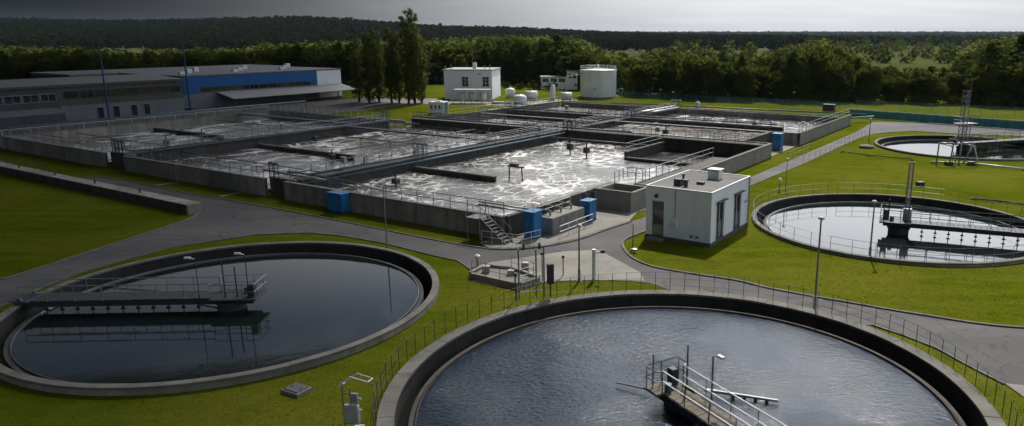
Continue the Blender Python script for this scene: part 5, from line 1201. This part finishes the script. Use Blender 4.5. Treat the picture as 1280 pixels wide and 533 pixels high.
def mesh_fence(label, a, b, h, step):
    a, b = np.array(a), np.array(b); L = np.hypot(*(b-a)); t = thing('mesh_fence', label, 'fence', (a[0], a[1], 0), math.atan2(*(b-a)[::-1]), 'mesh fences')
    n = round(L/step); w = L/n
    for i in range(n+1): link('post', post_mesh(h, 0.04, 'teal_paint'), t, (i*w, 0, 0))
    mb = MB()
    for k in range(9): mb.box(0, L, -0.012, 0.012, 0.1+k*(h-0.15)/8, 0.1+k*(h-0.15)/8+0.022)
    for k in range(int(L/0.33)): mb.box(k*0.33, k*0.33+0.016, 0.013, 0.022, 0.05, h)
    tag(mb.build('mesh_wires', 'teal_paint', t), kind='stuff')
mesh_fence('tall turquoise mesh fence at the foot of the far trees', G(1070, 138), (G(1284, 152)[0]+14, G(1284, 152)[1]-2), 2.2, 3.0)
mesh_fence('mesh fence running behind the rear basins to the storage tank', G(770, 122), G(1066, 137.5), 1.6, 3.0)
railing('pale railing along the lane by the sunlit lawn', [(*G(1004, 206), 0.05), (*G(1036, 193), 0.05), (*G(1056, 182), 0.05), (*G(1086, 170), 0.05)], mat='rail_grey', step=2.2, h=1.2, r=0.016)
railing('thin railing on the basin side of the lane', [(*G(985, 200.5), 0.05), (*G(1012, 189), 0.05)], mat='rail_grey', step=2.0, h=1.1, r=0.016)
# ================================================================ TREES
def leaf_cloud(centers, radii, n_each, size, rng, squash=0.8):
    """leaf-clump quads scattered in the shells of small balls; returns V, F"""
    C = np.repeat(centers, n_each, 0); Rr = np.repeat(radii, n_each)
    m = len(C)
    d = rng.normal(size=(m, 3)); d /= np.linalg.norm(d, axis=1)[:, None]
    rad = Rr * rng.uniform(0.45, 1.08, m)
    P = C + d * rad[:, None] * np.array([1, 1, squash])
    # leaves face outwards and up, with scatter
    nrm = d * 0.8 + rng.normal(size=(m, 3)) * 0.38 + np.array([0, 0, 0.55]); nrm /= np.linalg.norm(nrm, axis=1)[:, None]
    t = np.cross(nrm, rng.normal(size=(m, 3))); t /= np.linalg.norm(t, axis=1)[:, None]
    b = np.cross(nrm, t)
    s = size * rng.uniform(0.6, 1.3, m)
    t *= s[:, None]; b *= (s * rng.uniform(0.6, 1.0, m))[:, None]
    V = np.stack([P - t, P - b * 0.8, P + t, P + b], 1).reshape(-1, 3)
    F = np.arange(4 * m).reshape(-1, 4)
    return V, F
def crown_points(kind, rng, n):
    """unit crown: height 1, z from base of foliage; returns clump centres and radii"""
    out = []
    if kind == 'round':
        lobes = [(rng.uniform(-0.16, 0.16), rng.uniform(-0.16, 0.16), rng.uniform(0.35, 0.80), rng.uniform(0.13, 0.23)) for _ in range(9)]
        lobes += [(0, 0, 0.5, 0.26), (0, 0, 0.8, 0.17), (rng.uniform(-.1, .1), rng.uniform(-.1, .1), 0.33, 0.27), (0.05, 0.02, 0.22, 0.24)]
    elif kind == 'broad':
        lobes = [(0.27*math.cos(a)*rng.uniform(.5, 1), 0.27*math.sin(a)*rng.uniform(.5, 1), rng.uniform(0.28, 0.75), rng.uniform(0.14, 0.22)) for a in rng.uniform(0, 6.28, 11)]
        lobes += [(0, 0, 0.45, 0.30), (0, 0, 0.78, 0.18), (0, 0.05, 0.2, 0.30)]
    elif kind == 'cone':
        lobes = [(rng.uniform(-.04, .04), rng.uniform(-.04, .04), z, 0.06 + 0.20*(1-z)**0.8) for z in np.linspace(0.12, 0.93, 10)]
    else:  # poplar
        lobes = [(rng.uniform(-.035, .035), rng.uniform(-.035, .035), z, 0.032+0.085*math.sin(math.pi*min(1, max(0.10, (z*0.80+0.14))))**0.7) for z in np.linspace(0.10, 0.965, 20)]
        lobes += [(rng.uniform(-.06, .06), rng.uniform(-.06, .06), rng.uniform(0.12, 0.6), rng.uniform(0.04, 0.07)) for _ in range(10)]
    for _ in range(n):
        x, y, z, r = lobes[rng.integers(len(lobes))]
        d = rng.normal(size=3); d /= np.linalg.norm(d)
        k = r * rng.uniform(0.55, 1.0)
        out.append((x + d[0]*k, y + d[1]*k, max(0.06, z + d[2]*k*0.85)))
    return np.array(out)
TREE = {}
def tree_mesh(kind, seed, clumps, per, size, mat):
    r = np.random.default_rng(seed)
    P = crown_points(kind, r, clumps)
    rad = r.uniform(0.030, 0.058, len(P)) * (0.7 if kind == 'poplar' else 1.0)
    V, F = leaf_cloud(P, rad, per, size, r)
    crown = numpy_mesh('crown', V, F, mat)
    # trunk with limbs in unit height
    mb = MB(); top = 0.75 if kind != 'broad' else 0.6
    pts = [(0, 0, -0.02)] + [(r.uniform(-.012, .012), r.uniform(-.012, .012), top*k/5) for k in range(1, 6)]
    for i in range(5): mb.cyl(pts[i], pts[i+1], 0.020*(1-i/6.5), 0.020*(1-(i+1)/6.5), 7)
    for k in range(9):
        z = r.uniform(0.16, top*0.9); a = r.uniform(0, 6.28); l = r.uniform(0.08, 0.2) * (0.35 if kind == 'poplar' else 1)
        b0 = (0, 0, z); b1 = (l*0.6*math.cos(a), l*0.6*math.sin(a), z+l*0.5); b2 = (l*math.cos(a+.2), l*math.sin(a+.2), z+l*1.05)
        mb.cyl(b0, b1, 0.008, 0.006, 5); mb.cyl(b1, b2, 0.006, 0.003, 5)
    return crown, mb.mesh('trunk', 'bark')
for i in range(4): TREE['round', i] = tree_mesh('round', 10+i, 330, 38, 0.015, ('leaf', 'leaf_dark', 'leaf', 'leaf_pale')[i])
for i in range(3): TREE['broad', i] = tree_mesh('broad', 30+i, 350, 38, 0.015, ('leaf', 'leaf_dark', 'leaf')[i])
for i in range(2): TREE['cone', i] = tree_mesh('cone', 50+i, 190, 32, 0.015, ('leaf_dark', 'leaf')[i])
for i in range(3): TREE['poplar', i] = tree_mesh('poplar', 70+i, 360, 30, 0.0095, 'leaf_poplar')
def tree(kind, i, x, y, h, sx, label, group, name, z=0.0):
    t = thing(name, label, 'tree', (x, y, z), random.uniform(0, 6.28), group)
    c, k = TREE[kind, i]
    o = link('crown', c, t); o.scale = (h*sx, h*sx, h)
    o = link('trunk', k, t); o.scale = (h*sx, h*sx, h)
    return t
# the poplar row beside the service building
for k, (px, py, h, s) in enumerate(((449, 128, 15.5, 1.25), (462, 129, 16.5, 1.2), (474, 128, 17.5, 1.1), (490, 129.5, 18.0, 1.1), (499, 129, 16.5, 1.1), (511, 130, 20.5, 1.0), (519, 130, 22.3, 1.0), (527, 129, 15.5, 1.3))):
    x, y = G(px, py)
    lab = ['leftmost shorter poplar of the row beside the blue hall', 'second poplar of the row beside the blue hall', 'third poplar of the row, slightly taller', 'fourth poplar, near the middle of the row', 'fifth poplar, tucked behind its neighbours', 'tall poplar next to the tallest one', 'tallest poplar rising above the wooded ridge', 'short wide poplar at the end nearest the service building'][k]
    tree('poplar', k % 3, x, y, h, s*0.78, lab, 'poplar row', 'poplar_tree')

# tree belt: front edge and skyline read along the picture
def interp(x, tab): return float(np.interp(x, [a for a, _ in tab], [b for _, b in tab]))
FRONT = [(-150, 108), (0, 106), (200, 103), (400, 106), (440, 109), (560, 104), (640, 104), (740, 112), (790, 120), (900, 125), (1000, 127), (1100, 128), (1200, 130.5), (1280, 133), (1400, 135)]
SKY_T = [(-150, 56), (0, 55), (100, 57), (150, 60), (300, 57), (330, 52), (420, 50), (560, 46), (600, 41), (640, 40), (690, 42), (725, 44), (750, 60), (790, 66), (815, 60), (838, 57), (856, 60), (880, 62), (900, 62), (935, 63), (962, 62), (980, 55), (1005, 48), (1050, 50), (1070, 66), (1090, 74), (1110, 78), (1180, 80), (1195, 66), (1215, 52), (1240, 44), (1280, 42), (1400, 42)]
placed = []
def zone(px):
    if px < 110: return 'behind the long shed'
    if px < 260: return 'behind the halls'
    if px < 440: return 'behind the blue hall'
    if px < 560: return 'behind the poplar row'
    if px < 640: return 'behind the white service building'
    if px < 725: return 'behind the plant room'
    if px < 800: return 'beside the white storage tank'
    if px < 960: return 'beyond the rear basins'
    if px < 1080: return 'beyond the lane end'
    if px < 1195: return 'below the open field'
    return 'above the turquoise fence'
rows = [(0, 13), (7, 15), (18, 19), (36, 26)]
count = 0
for ri_, (back, step) in enumerate(rows):
    px = -95.0
    while px < 1345:
        fy = interp(px, FRONT); x, y = G(px, fy); y0 = y
        y = y0 + back + rng.uniform(-2.5, 2.5)*(1 + back/30); x = (px-PX0)/FPX*(y*math.cos(PITCH)+CAM_H*math.sin(PITCH)) + rng.uniform(-2, 2)
        hs = CAM_H - (interp(px, SKY_T) + abs(rng.normal(0, 5)) - HOR) * (y/ FPX) / math.cos(PITCH)
        h = hs
        if ri_ == 0: h = min(hs, rng.uniform(0.58, 0.98)*hs + 0.5)
        if ri_ == 1: h = min(hs, rng.uniform(0.7, 1.0)*hs)
        h = max(5.0, min(h, 19))
        kind = ['round', 'broad', 'round', 'broad', 'cone'][rng.integers(5)] if ri_ < 3 else ['round', 'broad'][rng.integers(2)]
        wide = 1.3 if kind == 'cone' else (1.1 if h > 10 else 1.22)
        i = int(rng.integers({'round': 4, 'broad': 3, 'cone': 2}[kind]))
        depth = ['front row', 'second row', 'third row', 'fourth row'][ri_]
        word = {'round': 'rounded', 'broad': 'broad crowned', 'cone': 'narrow pointed'}[kind]
        o = tree(kind, i, x, y, h, wide*rng.uniform(0.85, 1.15), 'tree', f'{word} trees in the {depth} {zone(px)}', 'deciduous_tree')
        placed.append((word, depth, zone(px), px, o))
        count += 1
        px += step * rng.uniform(0.75, 1.3) * (FPX/(y*5.0))**0.3
ORD = ['first', 'second', 'third', 'fourth', 'fifth', 'sixth', 'seventh', 'eighth', 'ninth', 'tenth', 'eleventh', 'twelfth', 'thirteenth', 'fourteenth']
for key in sorted({p[:3] for p in placed}):
    grp = sorted([p for p in placed if p[:3] == key], key=lambda p: p[3])
    for k, p in enumerate(grp):
        p[4]['label'] = f'{ORD[k]} {key[0]} tree from the left in the {key[1]} {key[2]}' if len(grp) > 1 else f'only {key[0]} tree in the {key[1]} {key[2]}'
print('belt trees', count)
# shrubs along the foot of the belt
SHRUB = []
for i in range(3):
    r = np.random.default_rng(90+i); P = r.normal(size=(60, 3))*np.array([.30, .30, .18]) + np.array([0, 0, .40]); P[:, 2] = np.clip(P[:, 2], .1, .9)
    SHRUB.append(numpy_mesh('foliage', *leaf_cloud(P, r.uniform(.08, .16, 60), 22, 0.045, r), 'leaf_shrub'))
stem = MB()
for k in range(5): stem.cyl((0, 0, -0.05), (0.2*math.cos(k*1.3), 0.2*math.sin(k*1.3), 0.5), 0.03, 0.015, 5)
stem = stem.mesh('stem', 'bark')
SHRUB_AT = ['next to the storage tank', 'second from the storage tank', 'under the big dark tree', 'just past the big dark tree', 'midway along the mesh fence', 'first of the long row', 'second of the row', 'third of the row', 'fourth of the row', 'fifth of the row', 'sixth of the row', 'last of the row', 'by the fence corner', 'behind the mesh fence', 'left of the lattice tower', 'right of the lattice tower', 'at the picture edge', 'near the service building', 'near the plant room', 'between plant room and tank', 'touching the service building', 'before the long row']
for k, (px, py, h) in enumerate([(782, 120, 2.2), (800, 121, 1.8), (853, 122, 2.6), (868, 123, 1.8), (900, 122, 2.0), (985, 127, 2.4), (1003, 128, 3.2), (1015, 128, 3.4), (1028, 128, 3.0), (1045, 128.5, 3.6), (1058, 128, 3.0), (1074, 129, 2.5), (1120, 129, 3.0), (1150, 131, 3.5), (1190, 132, 3.0), (1240, 134, 3.6), (1262, 134, 4.2), (650, 112, 2.5), (668, 112, 2.8), (690, 114, 3.0), (632, 110, 2.4), (960, 126, 2.0)]):
    x, y = G(px, py); t = thing('shrub', f'bright green {["low spreading", "rounded", "upright"][k % 3]} shrub {zone(px)}, {["shortest", "short", "middling", "taller", "tallest"][min(4, int((h-1.8)/0.5))]}, {SHRUB_AT[k]}', 'shrub', (x, y, 0), k*1.1, f'{["low spreading", "rounded", "upright"][k % 3]} shrubs {zone(px)}')
    o = link('foliage', SHRUB[k % 3], t); o.scale = (h*1.25, h*1.25, h); o = link('stem', stem, t); o.scale = (h, h, h)

# woods farther off: one mass of crowns on flat land
def wood(name, label, pts, per, size, seed, mat='leaf_far'):
    """pts: (x, y, z0, r, h) crowns"""
    r = np.random.default_rng(seed); A = np.array(pts); n = len(A)
    u = r.normal(size=(n, per, 3)); u /= np.linalg.norm(u, axis=2)[:, :, None]
    u[:, :, 2] = np.where(u[:, :, 2] < 0, u[:, :, 2]*0.8, u[:, :, 2])
    k = r.uniform(0.6, 1.05, (n, per, 1))
    P = A[:, None, :3] + u*k*np.stack([A[:, 3], A[:, 3], A[:, 4]*0.55], 1)[:, None, :]
    P[:, :, 2] += A[:, None, 4]*0.45
    P = P.reshape(-1, 3); m = len(P)
    nr = u.reshape(-1, 3)*0.8 + r.normal(size=(m, 3))*0.35 + np.array([0, 0, 0.45]); nr /= np.linalg.norm(nr, axis=1)[:, None]
    t = np.cross(nr, r.normal(size=(m, 3))); t /= np.linalg.norm(t, axis=1)[:, None]; b = np.cross(nr, t)
    s = np.repeat(A[:, 3], per)*size*r.uniform(.6, 1.3, m); t *= s[:, None]; b *= s[:, None]
    V = np.stack([P-t, P-b*.8, P+t, P+b], 1).reshape(-1, 3)
    o = link(name, numpy_mesh(name, V, np.arange(4*m).reshape(-1, 4), mat)); return tag(o, label, 'wood', None, 'stuff')
def px_of(x, y): return PX0 + FPX*x/(y*math.cos(PITCH)+CAM_H*math.sin(PITCH))
pts = []
for _ in range(10500):
    d = 225 + 700*rng.random()**1.25; a = math.radians(rng.uniform(-46, 37)); x, y = d*math.tan(a), d
    q = px_of(x, y); lim = interp(q, SKY_T)
    if 1030 < q < 1205 and y < 560: continue
    if 1030 < q < 1205 and rng.random() < 0.75: continue
    if 780 < q < 1010 and (y < 330 or rng.random() < 0.72): continue
    if q < 420 and 520 < y and rng.random() < 0.9: continue
    if q < 330 and y > 430 and rng.random() < 0.6: continue
    if y < G(q, interp(q, FRONT))[1] + 45: continue
    if rng.random() > 0.45: continue
    h = min(rng.uniform(11, 18), CAM_H - (lim-HOR+rng.uniform(-1, 6))*y/FPX)
    if h < 5: continue
    pts.append((x, y, 0, rng.uniform(3.0, 5.0), h))
print('mid wood', len(pts))
wood('woodland', 'dark mass of mixed woodland stretching behind the tree belt', pts, 70, 0.22, 5)
# distant wooded ridge
SKY_R = [(-700, 30), (-300, 24), (-150, 21), (0, 22.5), (100, 24), (200, 25), (300, 22.5), (390, 21), (440, 23), (500, 28), (560, 32), (640, 33.5), (720, 37), (800, 40.5), (880, 42.3), (960, 43), (1400, 43)]
def ridge_h(x, y):
    q = PX0 + FPX*x/max(y, 1.0)
    top = max(0.0, (HOR-interp(q, SKY_R))*1500/FPX + CAM_H - 15.5)
    s = min(1, max(0, (y-820)/680)); s = s*s*(3-2*s)
    return top*s
hv, hf = [], []
NX, NY = 90, 22
for j in range(NY):
    y = 800 + (j/(NY-1))**1.2*1500
    for i in range(NX):
        a = math.tan(math.radians(-58 + 82*i/(NX-1))); x = a*y
        hv.append((x, y, ridge_h(x, y)*(1 if y < 1900 else 0.8) + 0.5))
for j in range(NY-1):
    for i in range(NX-1): hf.append((j*NX+i, j*NX+i+1, (j+1)*NX+i+1, (j+1)*NX+i))
structure('hill', MB().add(hv, hf), 'forest_floor', True)
pts = []
for _ in range(26000):
    y = 760 + 900*rng.random()**0.8; a = math.radians(rng.uniform(-44, 16)); x = y*math.tan(a)
    hgt = ridge_h(x, y)
    if hgt < 0.3 and rng.random() < 0.7: continue
    if 880 < y < 1000 and px_of(x, y) < 330 and rng.random() < 0.5: continue
    if rng.random() < 0.55: continue
    pts.append((x, y, hgt, rng.uniform(5, 8), rng.uniform(10, 16)))
print('ridge', len(pts))
wood('ridge_forest', 'dark conifer forest covering the distant ridge', pts, 22, 0.42, 6, 'leaf_ridge_shaded')
# far flat woods on the horizon, in bands
pts = []
for _ in range(9000):
    y = rng.choice([1150, 1500, 2000, 2600, 3400, 4500, 5600]) * rng.uniform(0.93, 1.07); a = math.radians(rng.uniform(-14, 42)); x = y*math.tan(a)
    n_ = math.sin(x*0.0042+y*0.01)+math.sin(x*0.011+y*0.003)*0.7+math.sin(x*0.023+y)*0.4
    if n_ < (0.25 if y < 2400 else -0.9): continue
    sc = y/1500
    pts.append((x, y, 1.0 if y < 3000 else (y-3000)/2600*16, rng.uniform(5, 8)*max(1, sc), rng.uniform(10, 15)*(1 if y < 3000 else 1.25)))
print('far', len(pts))
wood('horizon_woods', 'thin bluish bands of woodland along the horizon', pts, 26, 0.42, 8, 'leaf_horizon')
structure('hill', MB().add([(-2500, 3000, 0.5), (7000, 3000, 0.5), (7000, 5600, 16), (-2500, 5600, 16), (7000, 7500, 18), (-2500, 7500, 18)], [(0, 1, 2, 3), (3, 2, 4, 5)]), 'forest_floor')
# scattered bushes and single trees in the open country
pts = [(*((px-PX0)/FPX*y_*1.0, y_), 0, rng.uniform(3.5, 6), rng.uniform(8, 14)) for px, y_ in [(q + rng.uniform(-10, 10), rng.uniform(420, 900)) for q in list(range(845, 880, 4))*2 + list(range(900, 945, 6)) + list(range(1060, 1210, 6))*2]]
wood('field_trees', 'loose groups of trees scattered over the open fields', pts, 90, 0.2, 9)

# ================================================================ LAWN BLADES
def lawn_blades():
    n = 260000
    X = rng.uniform(-50, 44, n); Y = rng.uniform(22, 84, n)
    keep = (np.abs(X + 0.102*Y - 0.0) < 0.80*Y) & (rng.random(n) < np.clip(1.35-Y/70, 0.15, 1))
    for c, r, *_ in TANKS.values(): keep &= np.hypot(X-c[0], Y-c[1]) > r + 0.2
    keep &= ~in_poly(X, Y, road_poly) & ~in_poly(X, Y, apron) & ~in_poly(X, Y, crossing)
    du, dv = X-OX, Y-OY; U_ = du*UX+dv*UY; V_ = -du*UY+dv*UX
    keep &= ~((U_ > BU-0.2) & (U_ < BU+BL+0.2) & (V_ > BV-0.2) & (V_ < BV+BD+0.2)) & ~((V_ > -0.25) & (U_ < 6.8)) & ~((V_ < -7.6) & (V_ > -9.3) & (U_ < -28))
    X, Y = X[keep], Y[keep]; m = len(X); print('blades', m)
    h = rng.uniform(0.008, 0.028, m)*(1+1.8*(rng.random(m) < 0.02)); a = rng.uniform(0, 6.28, m); w = rng.uniform(0.015, 0.035, m)*(1+Y/60)
    lx, ly = rng.normal(0, 0.03, m), rng.normal(0, 0.03, m)
    z = np.zeros(m)
    V = np.stack([np.stack([X-w*np.cos(a), Y-w*np.sin(a), z], 1), np.stack([X+w*np.cos(a), Y+w*np.sin(a), z], 1), np.stack([X+lx, Y+ly, h], 1)], 1).reshape(-1, 3)
    o = link('lawn_grass', numpy_mesh('lawn_grass', V, np.arange(3*m).reshape(-1, 3), 'grass_blade')); tag(o, 'short mown grass on the lawns between tanks and roads', 'grass', None, 'stuff')
lawn_blades()

# ================================================================ AIR: haze over the country, and an unseen volume added to shade the left
def haze():
    m = bpy.data.materials.new('haze'); m.use_nodes = True; nt = m.node_tree; nt.nodes.clear()
    out, v = nt.nodes.new('ShaderNodeOutputMaterial'), nt.nodes.new('ShaderNodeVolumePrincipled')
    v.inputs['Color'].default_value = (0.62, 0.78, 1.0, 1); v.inputs['Density'].default_value = HAZE; v.inputs['Anisotropy'].default_value = 0.15
    nt.links.new(v.outputs[0], out.inputs['Volume'])
    o = MB().box(-7300, 7300, -80, 9300, -4.2, 95).build('haze', m); tag(o, 'thin blue summer haze over the country', 'haze', None, 'stuff')
HAZE = 2.3e-5
haze()
def shade_volume():
    """unseen absorbing sheet added overhead, its thickness shaped to dim the left tanks and halls"""
    m = bpy.data.materials.new('shade_volume'); m.use_nodes = True; nt = m.node_tree; nt.nodes.clear()
    out, v = nt.nodes.new('ShaderNodeOutputMaterial'), nt.nodes.new('ShaderNodeVolumePrincipled')
    SIG = 0.08
    v.inputs['Color'].default_value = (0.22, 0.225, 0.235, 1); v.inputs['Density'].default_value = SIG
    nt.links.new(v.outputs[0], out.inputs['Volume'])
    e = np.array([-0.25, 0.968]); nn = np.array([-0.968, -0.25])
    base = np.array([4.0, 50.0]); off = np.array([SUN_DIR.x, SUN_DIR.y])*(SHADE_Z/SUN_DIR.z)
    qs = np.concatenate([np.linspace(0, 90, 13), np.linspace(110, 900, 12)]); es = np.concatenate([np.linspace(-280, -140, 5), np.linspace(-110, 330, 21)])
    nq, ne = len(qs), len(es); top, bot = [], []
    for q in qs:
        for s in es:
            tau = SHADE_TAU*(1-math.exp(-(q/SHADE_Q)**1.6))
            lump = 1 + 0.10*math.sin(q*0.05+s*0.031)+0.08*math.sin(s*0.067-q*0.02)
            e1 = 330
            edge = min(1, (900-q)/250)*min(1, (s+280)/110)*max(0.0, min(1, (e1-s)/100))
            th = tau*lump*max(0.0, edge)/SIG*SUN_DIR.z
            p = base + off + nn*(q+2) + e*s
            top.append((p[0], p[1], SHADE_Z+th*0.75)); bot.append((p[0], p[1], SHADE_Z-th*0.25-0.01))
    vs = top+bot; N = nq*ne; fs = []
    for i in range(nq-1):
        for j in range(ne-1):
            a, b, c, d = i*ne+j, i*ne+j+1, (i+1)*ne+j+1, (i+1)*ne+j
            fs.append((a, b, c, d)); fs.append((N+a, N+d, N+c, N+b))
    rim = [j for j in range(ne)] + [i*ne+ne-1 for i in range(1, nq)] + [(nq-1)*ne+j for j in range(ne-2, -1, -1)] + [i*ne for i in range(nq-2, 0, -1)]
    for a, b in zip(rim, rim[1:]+rim[:1]): fs.append((a, N+a, N+b, b))
    me = MB().add(vs, fs).mesh('shade_volume', m)
    bm = bmesh.new(); bm.from_mesh(me); bmesh.ops.recalc_face_normals(bm, faces=bm.faces); bm.to_mesh(me); bm.free()
    o = link('shade_volume', me); tag(o, kind='structure')
SHADE_TAU, SHADE_Q, SHADE_Z = 8.0, 62.0, 200.0  # depth, falloff and height of the added shading volume
shade_volume()
